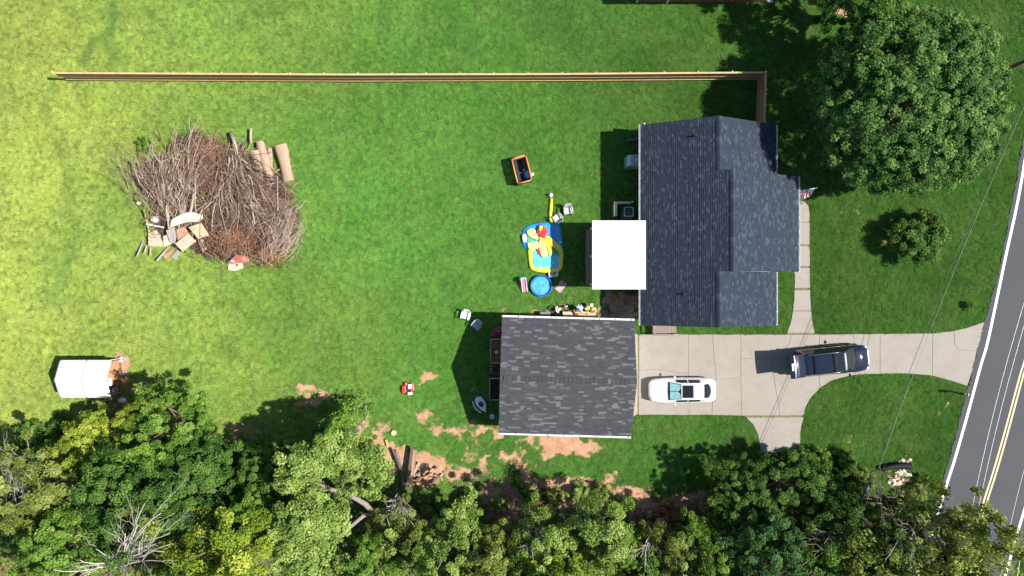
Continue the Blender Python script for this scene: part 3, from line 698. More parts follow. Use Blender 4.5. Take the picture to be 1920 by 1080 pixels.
o = MB(); o.tube([(1.09,-.62,.985),(1.12,0,1.0),(1.09,.62,.985)], .02, 6); o.build('wiper', BLACKP, sedan)
o = MB(); o.box(2.36, 2.445, -.38, .38, .38, .50); o.build('grille', BLACKP, sedan)
# --- black SUV
suv = thing('suv', 'black three row SUV with roof rails and raised tailgate parked on driveway', 'car', (23.33, -5.27, .03), math.radians(5.5))
BS = [(-2.62,.80,.42,.86,.0),(-2.56,.93,.36,1.05,.0),(-2.4,.985,.30,1.16,.0),(-1.5,1.0,.26,1.18,.02),(0,1.0,.26,1.17,.02),(1.1,1.0,.26,1.16,.04),(1.5,.99,.28,1.15,.05),(2.0,.965,.30,1.11,.05),(2.35,.90,.34,1.03,.04),(2.52,.78,.38,.93,.03),(2.62,.56,.42,.78,.01)]
MB().loft(car_body(BS)).build('body', PAINTB, suv, True)
cb = Cab([(-2.56,.93,1.12,.74,1.86,.01),(-2.4,.95,1.13,.75,1.90,.03),(-1.5,.96,1.14,.76,1.94,.03),(-.4,.96,1.14,.76,1.95,.03),(.3,.96,1.14,.75,1.92,.03),(.52,.955,1.14,.76,1.86,.03),(.95,.94,1.14,.84,1.52,.03),(1.42,.90,1.13,.88,1.17,.03)])
cb.mesh(MB()).build('cabin', PAINTB, suv, True)
o = MB(); o.box(-2.575, -2.55, -.86, .86, 1.0, 1.84); o.build('cargo_opening', BLACKP, suv)
cb.patch(MB(), .56, 1.38, -.5, .5, .008).build('windscreen', CGLASS, suv, True)
cb.patch(MB(), -.12, .30, -.40, .40, .008).build('sunroof', CGLASS, suv, True)
cb.patch(MB(), .36, .50, -.47, .47, .008).build('roof_front_trim', CHROME, suv, True)
for s in (-1, 1):
    for (a, b) in ((-2.3,-1.45),(-1.38,-.45),(-.38,.62)):
        o = MB(); cb.patch(o, a, b, *(sorted((s*.70, s*.94))), .008); o.build('side_window', CGLASS, suv, True)
    for x in (1.62, -1.55): wheel(suv, x, s*.88, .41, .26, ALLOY)
    o = MB(); o.blob((.95, s*1.12, 1.22), (.08,.14,.10), 2, .05); o.build('mirror', PAINTB, suv, True)
    o = MB(); o.tube([(-2.2, s*.70, 1.93),(-2.1, s*.70, 2.0),(-.2, s*.70, 2.01),(.1, s*.70, 1.95)], .025, 6); o.build('roof_rail', CHROME, suv, True)
    o = MB(); o.blob((2.34, s*.76, .94), (.20,.12,.09), 2, .05); o.build('headlight', LAMP, suv, True)
    o = MB(); o.blob((-2.52, s*.90, 1.25), (.09,.07,.24), 2, .05); o.build('tail_light', TAIL, suv, True)
    for x in (-.75, .3): o = MB(); o.box(x, x+.22, s*1.0-.01, s*1.0+.012, .98, 1.02); o.build('door_handle', CHROME, suv)
    o = MB(); o.tube([(-1.1, s*1.03, .42),(1.05, s*1.03, .42)], .05, 8); o.build('running_board', BLACKP, suv)
for x in (-1.85, -.45):
    o = MB(); o.box(x-.04, x+.04, -.70, .70, 1.985, 2.01); o.build('roof_crossbar', mat('matte_black', (0.008,0.008,0.009), .95, spec=.05), suv)
for i in range(7):
    y = -.5+i/6; o = MB(); o.grid(lambda u, v: cb.pt(-2.3+2.05*u, (y-.012+.024*v)*.62, .012), 12, 1); o.build('roof_rib', PAINTB, suv)
o = MB(); o.tube([(1.30,-.68,1.25),(1.38,0,1.23),(1.30,.68,1.25)], .02, 6); o.build('wiper', BLACKP, suv)
o = MB(); o.box(2.55, 2.635, -.5, .5, .52, .80); o.build('grille', CHROME, suv)
tg = MB(); tg.grid(lambda u, v: Vector((-2.50-1.12*u, (-.80-.06*u+.0)+(1.60+.12*u)*v, 1.95+.16*math.sin(u*2.0)-.05*(2*v-1)**2)), 10, 10); tg.grid(lambda u, v: Vector((-2.50-1.12*u, (-.80-.06*u)+(1.60+.12*u)*v, 1.90+.16*math.sin(u*2.0)-.05*(2*v-1)**2)), 10, 10)
tgo = tg.build('tailgate', PAINTB, suv, True, fix=False)
def tgp(u, v, z): return Vector((-2.60-1.02*u, (-.80-.06*u)+(1.60+.12*u)*v, 1.95+.16*math.sin(u*2.0)-.05*(2*v-1)**2+z))
MB().grid(lambda u, v: tgp(.06+.46*u, .06+.88*v, .012), 8, 8).build('tailgate_window', mat('tinted_mirror_glass', (0.10,0.11,0.12), 0.06, 0.7, 0.3, 3, coat=1), tgo, True)
MB().grid(lambda u, v: tgp(.62+.07*u, .03+.94*v, .016), 3, 8).build('chrome_trim', CHROME, tgo, True)
MB().grid(lambda u, v: tgp(.76+.13*u, .34+.3*v, .014), 2, 2).build('licence_plate', WHITE, tgo)
o = MB(); o.tube([(-2.6,-.35,.42),(-2.85,-.35,.42),(-2.95,-.42,.5),(-3.02,-.35,.62),(-3.12,-.22,.66),(-3.2,-.2,.62)], [.04,.04,.05,.05,.045,.06], 8); o.build('tow_hitch', BLACKP, suv, True)

# ------------------------------------------------------------------ flag, mailbox, poles, wires
fx, fyy = P(1498.5,357.5,2.6); flag = thing('flag', 'red white and blue striped flag on slanting pole at the house front', 'flag', (HXC-OV, fyy, 2.2))
tip = P3(1530.5,352.5,3.1); b0 = Vector((HXC-OV+.005, fyy-.05, 2.05)); loc = flag.location
MB().tube([b0-loc, tip-loc], .018, 8).build('flag_pole', WHITE, flag, True)
MB().blob(tip-loc+Vector((.02,0,.02)), (.04,.04,.04), 2, 0).build('finial', mat('gold', (0.7,0.5,0.15), .3, .9), flag, True)
fm, nt, bs = new_mat('flag_cloth'); uv = N(nt, 'ShaderNodeUVMap'); sp = N(nt, 'ShaderNodeSeparateXYZ'); nt.links.new(uv.outputs[0], sp.inputs[0])
def M_(op, a, b=None, c=None):
    n = N(nt, 'ShaderNodeMath', operation=op)
    for i, v in enumerate((a, b, c)):
        if v is None: continue
        if hasattr(v, 'links'): nt.links.new(v, n.inputs[i])
        else: n.inputs[i].default_value = v
    return n.outputs[0]
stripe = M_('MODULO', M_('FLOOR', M_('MULTIPLY', sp.outputs[1], 12.999)), 2.0)
cst = mixc(nt, stripe, (0.50,0.03,0.045), (0.78,0.76,0.76))
inb = M_('MULTIPLY', M_('LESS_THAN', sp.outputs[0], .4), M_('GREATER_THAN', sp.outputs[1], 6/13))
vx = M_('SUBTRACT', M_('FRACT', M_('MULTIPLY', sp.outputs[0], 15)), .5); vy = M_('SUBTRACT', M_('FRACT', M_('MULTIPLY', sp.outputs[1], 9.3)), .5)
star = M_('LESS_THAN', M_('ADD', M_('MULTIPLY', vx, vx), M_('MULTIPLY', vy, vy)), .06)
nt.links.new(mixc(nt, inb, cst, mixc(nt, star, (0.045,0.05,0.18), (0.75,0.75,0.75))), bs.inputs['Base Color']); bs.inputs['Roughness'].default_value = .85
# cloth hangs below the pole, upper corner at the tip, drifting towards the walk
pa = b0.lerp(tip, .98); pb = b0.lerp(tip, .30); NU, NV = 20, 20; mb = MB()
def flagpt(u, v):
    # v: 1 at pole tip (hoist top) .. 0 lower on the pole ; u: 0 at pole .. 1 fly
    p = pb.lerp(pa, v); fly = Vector((.22-.42*v*v, -.62+.05*v, -.62)); w = .10*math.sin(v*7+u*2)*u
    return p + fly*u*(1-.12*v) + Vector((w, w*.5, .06*math.sin(u*5+v*4)*u)) - loc
mb.grid(flagpt, NU, NV); fo = mb.build('cloth', fm, flag, True, fix=False)
ul = fo.data.uv_layers.new(name='UVMap'); uvs = [(i/NU, j/NV) for j in range(NV+1) for i in range(NU+1)]
for lp in fo.data.loops: ul.data[lp.index].uv = uvs[lp.vertex_index]

mx, my = P(1808,738,1.1); mb_ = thing('mailbox', 'black roadside mailbox on a dark post beside the driveway mouth', 'mailbox', (mx-.28, my, 0), math.radians(-8))
MB().box(-.05, .05, -.05, .05, -.2, 1.02).build('post', WOODD, mb_)
MB().box(-.08, .52, -.03, .03, .93, .99).build('arm', WOODD, mb_)
r_ = [[(x, .10*math.cos(a), 1.10+.11*max(math.sin(a), -.6)) for a in [2*math.pi*k/14 for k in range(14)]] for x in (.02, .54)]
bo = MB().loft(r_).build('box', mat('mailbox_black', (0.025,0.025,0.028), .35), mb_, True)
MB().box(.54, .552, -.085, .085, 1.05, 1.20).build('door', mat('mailbox_door', (0.35,0.36,0.38), .4, .6), mb_)
MB().box(.25, .37, .103, .112, 1.12, 1.22).build('signal_flag', RED, mb_)

POLE = mat('creosote_pole', (0.155,0.085,0.05), .9, var=.3, scale=5, sx=(4,4,.6)); WIREB = mat('cable_black', (0.015,0.015,0.015), .5); WIREL = mat('cable_aluminium', (0.24,0.26,0.24), .6, .0)
pt_ = P3(1634,986,7.6); pbm = P3(1522,894,0)
pole1 = thing('utility_pole', 'leaning brown wooden utility pole beside the trees at the road', 'utility pole', (pbm.x, pbm.y, 0))
MB().tube([(0,0,-.3), pt_-pbm], [.17,.12], 14).build('shaft', POLE, pole1, True)
q_ = pt_-pbm
ca = MB(); ca.tube([q_*.86+Vector((-.1,.1,0)), q_*.86+Vector((.1,.3,.05))], .03, 8); ca.build('bracket', DARKM, pole1)
p2 = P3(1955,101,8.2); p2b = Vector((p2.x-.1, p2.y, 0))
pole2 = thing('utility_pole', 'brown wooden utility pole behind the large round tree', 'utility pole', (p2b.x, p2b.y, 0))
MB().tube([(0,0,-.3), p2-p2b], [.18,.13], 14).build('shaft', POLE, pole2, True)
MB().tube([(0.0,-.02,7.6),(.15,.6,7.7)], .05, 8).build('crossarm', POLE, pole2)
guy_a = P3(1902,147,3.0); 
MB().tube([p2-p2b-Vector((.0,.0,1.2)), P3(1880,158,1.6)-p2b, P3(1868,164,.0)-p2b], .03, 6).build('guy_wire', WIREL, pole2)
# street lamp head sticking out of the tree
sl = P3(1857,84,6.6); slb = P3(1838,97,0); slb = Vector((sl.x-.9, sl.y-.75, 0))
lamp = thing('street_lamp', 'grey street lamp arm and lamp head poking out of the round tree', 'street lamp', slb)
MB().tube([(0,0,-.2),(0,0,6.3)], [.08,.06], 10).build('pole', GUTTER, lamp, True)
MB().tube([(0,0,6.25),(.3,.22,6.5),(.75,.62,6.6)], .035, 8).build('arm', GUTTER, lamp, True)
MB().blob((.85,.71,6.62), (.24,.11,.08), 2, .02).build('lamp_head', mat('lamp_grey', (0.6,0.63,0.67), .3), lamp, True)
def sag(a, b, s, n=16): return [a.lerp(b, i/n) - Vector((0,0,4*s*(i/n)*(1-i/n))) for i in range(n+1)]
def wire(name, pts, r, m, label, group=None):
    o = MB().tube(pts, r, 6).build(name, m, None, True); return tag(o, label, 'cable', group)
wa = P3(1611,956,6.4); wb_ = P3(1935,150,7.4)
w1 = sag(wa, P3(1925,170,6.6), .55)
wire('overhead_cable', w1, .016, WIREB, 'thick black overhead cable crossing the front lawn and driveway')
wire('overhead_cable', [p+Vector((.26,-.06,.05)) for p in w1], .010, WIREL, 'pale aluminium overhead cable running beside the thick black one')
bx_ = MB(); a_, b_ = w1[0].lerp(w1[1], .35), w1[1]; 
ca, cb_ = P3(1629,906,6.15), P3(1621,929,6.2)
bx_.tube([ca, ca.lerp(cb_, .06), ca.lerp(cb_, .94), cb_], [.05,.13,.13,.05], 12); tag(bx_.build('splice_case', BLACKP, None, True), 'black cylinder splice case hanging on the overhead cable', 'splice case')
for i, (a, b, lab) in enumerate(((P3(1935,520,7.2), P3(1806,1040,7.4), 'thin pale wire over the road, second from the double yellow line'), (P3(1948,520,7.2), P3(1818,1040,7.4), 'thin pale wire over the road, next to the double yellow line'), (P3(1960,760,7.6), P3(1874,1100,7.6), 'thin pale wire over the far lane of the road'), (P3(1990,800,7.6), P3(1904,1100,7.6), 'thin pale wire over the verge beyond the far road edge line'))):
    wire('road_wire', sag(a, b, .4), .013, mat('wire_light', (0.6,0.62,0.64), .4, .3), lab)

# ------------------------------------------------------------------ foliage
def leaf_quads(C, nrm, size, rng, aspect=0.6):
    n = len(C); t = rng.normal(size=(n,3)); t -= (t*nrm).sum(1, keepdims=True)*nrm; t /= np.linalg.norm(t, axis=1, keepdims=True)+1e-9
    b = np.cross(nrm, t); s = size[:,None]
    V = np.stack([C-t*s, C+b*s*aspect-t*s*.1, C+t*s, C-b*s*aspect-t*s*.1], 1); return V
def crown_quads(R, Hv, nclump, nleaf, leaf, rng, rc=0.55, rmin=0.55, lower=-0.5, irr=0.16, flat=0.75, zc=0.0, up=0.5, power=1.0):
    """leaves in clumps spread through an uneven ellipsoid; returns quads and shade"""
    dirs = []; 
    while len(dirs) < nclump:
        d = rng.normal(size=3); d /= np.linalg.norm(d)
        if d[2] > lower: dirs.append(d)
    D = np.array(dirs); lob = 1 + irr*np.sin(D[:,0]*3.1+rng.random()*6)*np.cos(D[:,1]*3.7+rng.random()*6) + irr*.7*(rng.random(nclump)-.5)*2
    rad = (rmin+(1-rmin)*rng.random(nclump)**(0.45*power))*lob
    CC = D*rad[:,None]*np.array([R,R,Hv]); CC[:,2] += zc
    csh = rng.random(nclump)
    n = nclump*nleaf; ci = np.repeat(np.arange(nclump), nleaf)
    rcs = rc*(0.65+0.7*rng.random(nclump))
    off = rng.normal(size=(n,3)); off /= np.linalg.norm(off, axis=1, keepdims=True); off *= (rng.random(n)**0.45)[:,None]
    off[:,2] *= flat
    C = CC[ci] + off*rcs[ci][:,None]
    nn = D[ci]*0.55 + off*0.5 + rng.normal(size=(n,3))*0.55 + np.array([0,0,up]); nn /= np.linalg.norm(nn, axis=1, keepdims=True)
    size = leaf*(0.6+0.8*rng.random(n))
    sh = np.clip(0.05+0.8*csh[ci] + 0.4*(rng.random(n)-.5), 0, 1)
    return leaf_quads(C, nn, size, rng), sh, CC
def leafmat(name, a, b, c, tr=0.30, k=1.45): return mat_attr(name, tuple(v*k*.8 for v in a), tuple(v*k for v in b), tuple(v*k*1.08 for v in c), 0.6, tr, 0.12)
LM = {'maple': leafmat('leaf_maple', (0.030,0.078,0.018), (0.062,0.132,0.030), (0.150,0.230,0.062)),
 'dark': leafmat('leaf_dark', (0.028,0.068,0.012), (0.055,0.115,0.020), (0.110,0.180,0.036)),
 'green': leafmat('leaf_green', (0.050,0.110,0.015), (0.100,0.185,0.026), (0.180,0.260,0.052)),
 'lime': leafmat('leaf_lime', (0.095,0.150,0.014), (0.190,0.250,0.028), (0.330,0.355,0.065)),
 'olive': leafmat('leaf_olive', (0.070,0.100,0.018), (0.140,0.185,0.038), (0.235,0.270,0.080)),
 'pine': leafmat('leaf_pine', (0.080,0.140,0.024), (0.160,0.230,0.048), (0.260,0.325,0.100)),
 'blue': leafmat('leaf_bluegreen', (0.026,0.068,0.020), (0.050,0.110,0.034), (0.095,0.160,0.060)),
 'brown': leafmat('leaf_brown', (0.10,0.05,0.03), (0.19,0.105,0.06), (0.28,0.17,0.10), 0.1)}
def trunk_mesh(CC, r0, h, rng, nl=9, wob=0.25, curve=None):
    mb = MB(); pts = [Vector((0,0,-.2))]; 
    for i in range(1, 6): pts.append(Vector((rng.normal()*wob*.3*i/5, rng.normal()*wob*.3*i/5, h*i/5)))
    mb.tube(pts, [r0*1.25, r0, r0*.85, r0*.7, r0*.5, r0*.3], 8)
    for k in rng.choice(len(CC), size=min(nl, len(CC)), replace=False):
        c = Vector(CC[k]); s0 = pts[2+int(rng.integers(0,3))]; m = s0.lerp(c, .5)+Vector((rng.normal()*.2, rng.normal()*.2, rng.random()*.3))
        mb.tube([s0, m, c], [r0*.42, r0*.26, r0*.08], 6)
    return mb
# prototypes (mesh data shared between trees of the same build)
rng = np.random.default_rng(5)
PROTO = {}
def proto(key, R, Hv, zc, h, r0, bark, **kw):
    V, sh, CC = crown_quads(R, Hv, rng=rng, zc=zc, **kw)
    o = quads_object('crown_data', V, sh, LM['green']); me = o.data; bpy.data.objects.remove(o)
    t = trunk_mesh(CC, r0, h, rng, 12).build('trunk_data', bark, None, True); tm = t.data; bpy.data.objects.remove(t)
    PROTO[key] = (me, tm, R)
proto('round', 3.0, 2.6, 4.2, 4.6, .17, BARK, nclump=230, nleaf=190, leaf=.070, rc=.36, rmin=.45, irr=.3, flat=.6)
proto('loose', 3.0, 2.3, 4.2, 4.8, .16, BARKG, nclump=135, nleaf=210, leaf=.072, rc=.38, rmin=.3, irr=.42, flat=.6)
proto('clumpy', 3.0, 2.0, 4.2, 4.6, .17, BARKG, nclump=62, nleaf=430, leaf=.070, rc=.54, rmin=.4, irr=.38, flat=.6)
proto('tall', 2.2, 3.6, 5.0, 6.5, .15, BARK, nclump=150, nleaf=200, leaf=.068, rc=.31, rmin=.35, irr=.3, flat=.6)
proto('shrub', 1.2, 0.9, 0.85, .9, .05, BARK, nclump=50, nleaf=170, leaf=.068, rc=.30, rmin=.3, irr=.3, lower=-.7)
proto('sparse', 3.4, 1.9, 4.4, 4.6, .15, BARKG, nclump=110, nleaf=90, leaf=.10, rc=.5, rmin=.2, irr=.38)
def conifer(key, h, R):
    Vs = []; Ss = []; n = 34
    for i in range(n):
        t = (i+.5)/n; z = .5+t*(h-.5); rr = R*(1-t)**.8*(.8+.4*rng.random())
        for k in range(int(5+10*(1-t))):
            a = rng.random()*6.283; L = rr*(.7+.5*rng.random()); m = 26; s = rng.random(m)**.7
            C = np.stack([np.cos(a)*L*s, np.sin(a)*L*s, z-.25*L*s+.05*rng.normal(size=m)], 1)+rng.normal(size=(m,3))*.06
            nn = rng.normal(size=(m,3))*.6+np.array([0,0,.8]); nn /= np.linalg.norm(nn, axis=1, keepdims=True)
            Vs.append(leaf_quads(C, nn, .09*(.6+.8*rng.random(m)), rng, .4)); Ss.append(np.clip(.3+.5*rng.random()+.3*(rng.random(m)-.5), 0, 1))
    o = quads_object('crown_data', np.concatenate(Vs), np.concatenate(Ss), LM['dark']); me = o.data; bpy.data.objects.remove(o)
    t = MB().tube([(0,0,-.2),(0,0,h)], [.14,.02], 8).build('trunk_data', BARK, None, True); tm = t.data; bpy.data.objects.remove(t)
    PROTO[key] = (me, tm, R)
proto('young', 1.75, 1.0, 1.5, 1.6, .07, BARK, nclump=150, nleaf=120, leaf=.07, rc=.28, rmin=.3, irr=.25, lower=-.4)
conifer('conifer', 6.0, 1.25)
def place_tree(name, key, ix, iy, R, zs, hc, lm, label, cat='tree', group=None, rz=None, bark=None):
    """crown centre seen at ix,iy and at height hc; R crown radius"""
    me, tm, R0 = PROTO[key]; x, y = P(ix, iy, hc); z0 = {'young': 1.5, 'shrub': .85, 'conifer': 3.2, 'tall': 5.0, 'sparse': 4.4}.get(key, 4.2)
    s = R/R0; szz = hc/z0*zs if key != 'shrub' else s*zs
    o = thing(name, label, cat, (x, y, 0), rz if rz is not None else random.random()*6.28, group)
    c = bpy.data.objects.new('crown', me); COL.objects.link(c); c.parent = o; c.scale = (s, s, szz); c.material_slots[0].link = 'OBJECT'; c.material_slots[0].material = LM[lm]
    t = bpy.data.objects.new('trunk', tm); COL.objects.link(t); t.parent = o; t.scale = (s, s, szz)
    if bark: t.material_slots[0].link = 'OBJECT'; t.material_slots[0].material = bark
    return o
# the big round tree by the road
V, sh, CC = crown_quads(6.25, 4.1, 1400, 115, .070, rng, rc=.33, rmin=.72, lower=-.55, irr=.05, zc=5.9, up=.6)
v2, s2, _ = crown_quads(5.2, 3.4, 420, 90, .09, rng, rc=.5, rmin=.6, lower=-.4, irr=.05, zc=5.8, up=.6)
V = np.concatenate([V, v2]); sh = np.concatenate([sh, s2])
bx0, by0 = P(1703,190,5.9)
bt = thing('shade_tree', 'very large round dense green shade tree on the front lawn', 'tree', (bx0, by0, 0))
quads_object('crown', V, sh, LM['maple'], bt); trunk_mesh(CC, .32, 6.5, rng, 22).build('trunk', BARK, bt, True)
place_tree('evergreen_tree', 'round', 1612, -22, 3.0, 1.0, 5.0, 'dark', 'dark tree behind the large round tree, near the neighbouring brick building')
place_tree('evergreen_tree', 'tall', 1560, -190, 4.2, 1.0, 7.0, 'dark', 'tall dark tree beyond the neighbouring brick building') 
o = place_tree('young_tree', 'young', 1727, 444, 1.85, 1.0, 1.5, 'dark', 'small young tree with spiky green leaves on the front lawn')
place_tree('small_bush', 'shrub', 1818, 573, .34, 1.0, .4, 'dark', 'tiny dark bush in the grass near the road', 'bush')
# woodland edge: image position of the crown, radius, height of crown centre, look
TREES = [
 ('broadleaf_tree','loose', 50, 925, 3.6, 1.0, 5.0, 'olive', 'olive green spreading tree with bare twigs, farthest from the road'),
 ('broadleaf_tree','round', 120, 1035, 2.9, 1.0, 5.2, 'green', 'mid green leafy tree beside the white dead tree, on its lawn-shed side'),
 ('cedar_tree','conifer', 28, 840, 1.1, 1.0, 3.0, 'dark', 'dark pointed cedar at the woodland edge, farthest from the house'),
 ('cedar_tree','conifer', 86, 842, .9, 1.0, 2.6, 'dark', 'dark pointed little cedar between the olive tree and the yellow green bush'),
 ('broadleaf_tree','round', 160, 840, 2.3, .9, 3.4, 'lime', 'yellow green bushy tree at the woodland edge below the white shed'),
 ('broadleaf_tree','loose', 262, 868, 2.0, .9, 3.4, 'olive', 'brownish olive small tree behind the yellow green bushy tree'),
 ('broadleaf_tree','round', 318, 800, 2.7, 1.0, 4.6, 'green', 'bright green tree reaching out over the lawn near the two grey screens'),
 ('broadleaf_tree','clumpy', 268, 768, 1.0, 1.0, 4.8, 'lime', 'small yellow topped tree beside the white shed'),
 ('broadleaf_tree','round', 245, 935, 3.3, 1.0, 5.2, 'dark', 'deep green dense tree just behind the white dead tree'),
 ('broadleaf_tree','round', 350, 890, 3.0, 1.0, 4.8, 'dark', 'deep green dense tree between the dead tree and the tree shadow on the lawn'),
 ('broadleaf_tree','round', 395, 955, 2.3, 1.0, 4.0, 'blue', 'shaded blue green tree behind the yellow green maple'),
 ('broadleaf_tree','clumpy', 425, 1025, 3.3, 1.0, 6.2, 'lime', 'large yellow green maple with clumped sunlit leaves'),
 ('broadleaf_tree','round', 345, 1085, 2.1, 1.0, 4.5, 'green', 'mid green tree squeezed between the dead tree and the yellow maple'),
 ('cedar_tree','conifer', 642, 790, 1.35, 1.0, 4.4, 'green', 'slim feathery conifer casting its shadow on the lawn'),
 ('broadleaf_tree','loose', 672, 880, 1.7, .9, 5.4, 'pine', 'leafy light green tree leaning over the old timbers'),
 ('broadleaf_tree','round', 500, 900, 2.2, .9, 3.8, 'dark', 'dark low tree in the shade of the gnarled pine'),
 ('broadleaf_tree','loose', 745, 1012, 2.6, .9, 4.6, 'olive', 'olive tree with pale bare twigs below the stacked timbers'),
 ('broadleaf_tree','loose', 850, 1030, 2.9, 1.0, 5.2, 'pine', 'light green tree straight below the garage, next to the timbers'),
 ('broadleaf_tree','round', 905, 1065, 2.5, 1.0, 5.0, 'olive', 'dull olive rounded tree at the deep side of the woodland'),
 ('broadleaf_tree','loose', 1010, 1034, 2.8, 1.0, 5.4, 'pine', 'light green airy tree with thin white branches'),
 ('broadleaf_tree','clumpy', 1115, 1012, 2.9, 1.0, 5.4, 'pine', 'light green clumped tree with a grey trunk showing below the garage'),
 ('broadleaf_tree','loose', 1040, 1080, 2.6, 1.0, 5.6, 'lime', 'sunlit yellow green tree low among the woodland crowns'),
 ('broadleaf_tree','loose', 1265, 1052, 2.5, 1.0, 5.0, 'olive', 'grey green feathery tree beside the dark gap in the woods'),
 ('broadleaf_tree','round', 1395, 985, 2.4, .9, 3.6, 'dark', 'dark shaded tree next to the brown brush patch'),
 ('broadleaf_tree','round', 1480, 915, 2.6, .9, 3.4, 'dark', 'dark green bushy tree at the end of the concrete apron'),
 ('broadleaf_tree','loose', 1365, 900, 1.7, .9, 3.0, 'dark', 'low dark tree throwing shade on the grass beside the garage'),
 ('broadleaf_tree','round', 1430, 1050, 2.8, 1.0, 5.0, 'blue', 'blue green shaded tree deep in the woods toward the road'),
 ('broadleaf_tree','round', 1545, 985, 2.6, 1.0, 4.4, 'dark', 'dark tree around the foot of the leaning utility pole'),
 ('broadleaf_tree','loose', 1570, 1075, 2.8, 1.0, 5.0, 'green', 'green tree with grey branches beside the leaning pole'),
 ('broadleaf_tree','sparse', 1700, 1040, 3.6, 1.0, 6.6, 'olive', 'sparse oak with grey limbs showing, beside the road edge'),
 ('broadleaf_tree','sparse', 1800, 1010, 3.2, 1.0, 7.4, 'olive', 'sparse olive oak hanging out over the road'),
 ('broadleaf_tree','loose', 1790, 1095, 2.6, 1.0, 6.8, 'olive', 'thick olive oak crown over the lower end of the road'),
 ('broadleaf_tree','round', 945, 1038, 2.1, 1.0, 4.4, 'olive', 'olive tree squeezed between the light green trees below the garage'),
 ('broadleaf_tree','round', 1185, 1030, 1.7, 1.0, 4.0, 'green', 'mid green tree at the shaded gap beside the clumped light green tree'),
 ('broadleaf_tree','loose', 1330, 1040, 2.2, 1.0, 4.6, 'green', 'fresh green tree between the feathery grey green tree and blue green one'),
 ('broadleaf_tree','round', 690, 1065, 2.3, 1.0, 4.8, 'green', 'fresh green tree beside the lower limb of the gnarled pine'),
 ('broadleaf_tree','round', 480, 960, 1.9, 1.0, 4.4, 'green', 'mid green tree between the yellow maple and the gnarled pine'),
 ('broadleaf_tree','loose', 1650, 1010, 2.2, 1.0, 5.4, 'green', 'fresh green tree right behind the top of the leaning pole'),
 ('broadleaf_tree','loose', 1195, 1085, 2.0, 1.0, 4.6, 'green', 'green tree standing in the dark gap of the woods')]
for t in TREES: place_tree(*t, group='trees of the woodland edge')
# gnarled pine with visible limbs
gp = P3(735,955,0); pine = thing('gnarled_pine', 'gnarled pine with thick grey twisting limbs and light green tufts', 'tree', (gp.x, gp.y, 0))
g0 = Vector((gp.x, gp.y, 0))
def lim(pts, rs): 
    return MB().tube([p-g0 for p in pts], rs, 10)
mb = lim([Vector((gp.x,gp.y,-.3)), P3(722,958,2.0), P3(700,962,4.2)], [.26,.22,.19]); mb.tube([p-g0 for p in (P3(700,962,4.2), P3(685,945,5.0), P3(668,935,5.6), P3(640,922,6.2), P3(612,916,6.6), P3(595,905,7.0))], [.19,.18,.16,.14,.12,.07], 10)
mb.tube([p-g0 for p in (P3(700,962,4.2), P3(680,968,4.9), P3(660,985,5.4), P3(640,1002,5.9), P3(620,1030,6.2))], [.16,.14,.13,.11,.05], 10)
for a, b in ((P3(640,922,6.2), P3(655,850,6.6)), (P3(612,916,6.6), P3(560,915,7.0)), (P3(668,935,5.6), P3(690,880,6.2)), (P3(612,916,6.6), P3(590,880,7.0)), (P3(640,1002,5.9), P3(580,1010,6.6)), (P3(640,1002,5.9), P3(600,960,6.6))): mb.tube([a-g0, a.lerp(b,.5)-g0+Vector((0,0,.15)), b-g0], [.08,.06,.03], 7)
mb.build('trunk', BARKG, pine, True)
Vs, Ss = [], []
for (ix, iy, hh, R) in ((560,885,7.2,1.5),(590,860,7.3,1.2),(535,900,6.9,.9),(625,845,6.9,1.3),(655,860,6.6,1.3),(685,862,6.3,1.2),(712,885,6.0,.95),(690,905,5.9,.9),(585,960,7.2,1.4),(620,975,6.9,1.2),(560,985,7.0,1.5),(600,1010,6.8,1.5),(545,1035,6.7,1.4),(575,1055,6.6,1.4),(530,985,6.7,.9),(640,1050,6.2,.9),(650,905,6.0,.7)):
    v, s, _ = crown_quads(R, R*.55, int(16*R*R)+4, 150, .085, rng, rc=.42, rmin=.2, lower=-.8, irr=.2, zc=0, up=.7)
    c = P3(ix, iy, hh)-g0; Vs.append(v+np.array(c)); Ss.append(s)
quads_object('crown', np.concatenate(Vs), np.concatenate(Ss), LM['pine'], pine)
# bleached dead tree and other bare branches
def fan(mb, base, tip, r, depth, rnd, spread=.5, seg=5):
    d = tip-base; L = d.length; pts = [base]; 
    for i in range(1, seg): pts.append(base+d*(i/seg)+Vector((rnd.gauss(0,1),rnd.gauss(0,1),rnd.gauss(0,.6)))*L*.035)
    pts.append(tip); mb.tube(pts, [r*(1-.75*i/seg) for i in range(seg+1)], 6 if depth > 1 else 5)
    if depth > 0:
        for k in range(4 if depth > 1 else 3):
            i = rnd.randint(1, seg-1); b = pts[i]; dd = d.normalized(); s = Vector((rnd.gauss(0,1),rnd.gauss(0,1),rnd.gauss(0,.7))); s = (s-dd*s.dot(dd)).normalized()
            fan(mb, b, b+(dd*(1-spread*.4)+s*spread).normalized()*L*rnd.uniform(.28,.5), r*(1-.75*i/seg)*.6, depth-1, rnd, spread, 4)
rnd = random.Random(9)
db = P3(225,1010,0); dead = thing('dead_tree', 'leafless bleached white dead tree with many bare branches', 'tree', (db.x, db.y, 0)); d0 = Vector((db.x,db.y,0))
mb = MB(); root = P3(215,1062,6.6)-d0; mb.tube([(0,0,-.3), (0.05,0,1.5), root*.6, root], [.24,.2,.17,.15], 9); mb.build('trunk', DEADW, dead, True)
mb = MB()
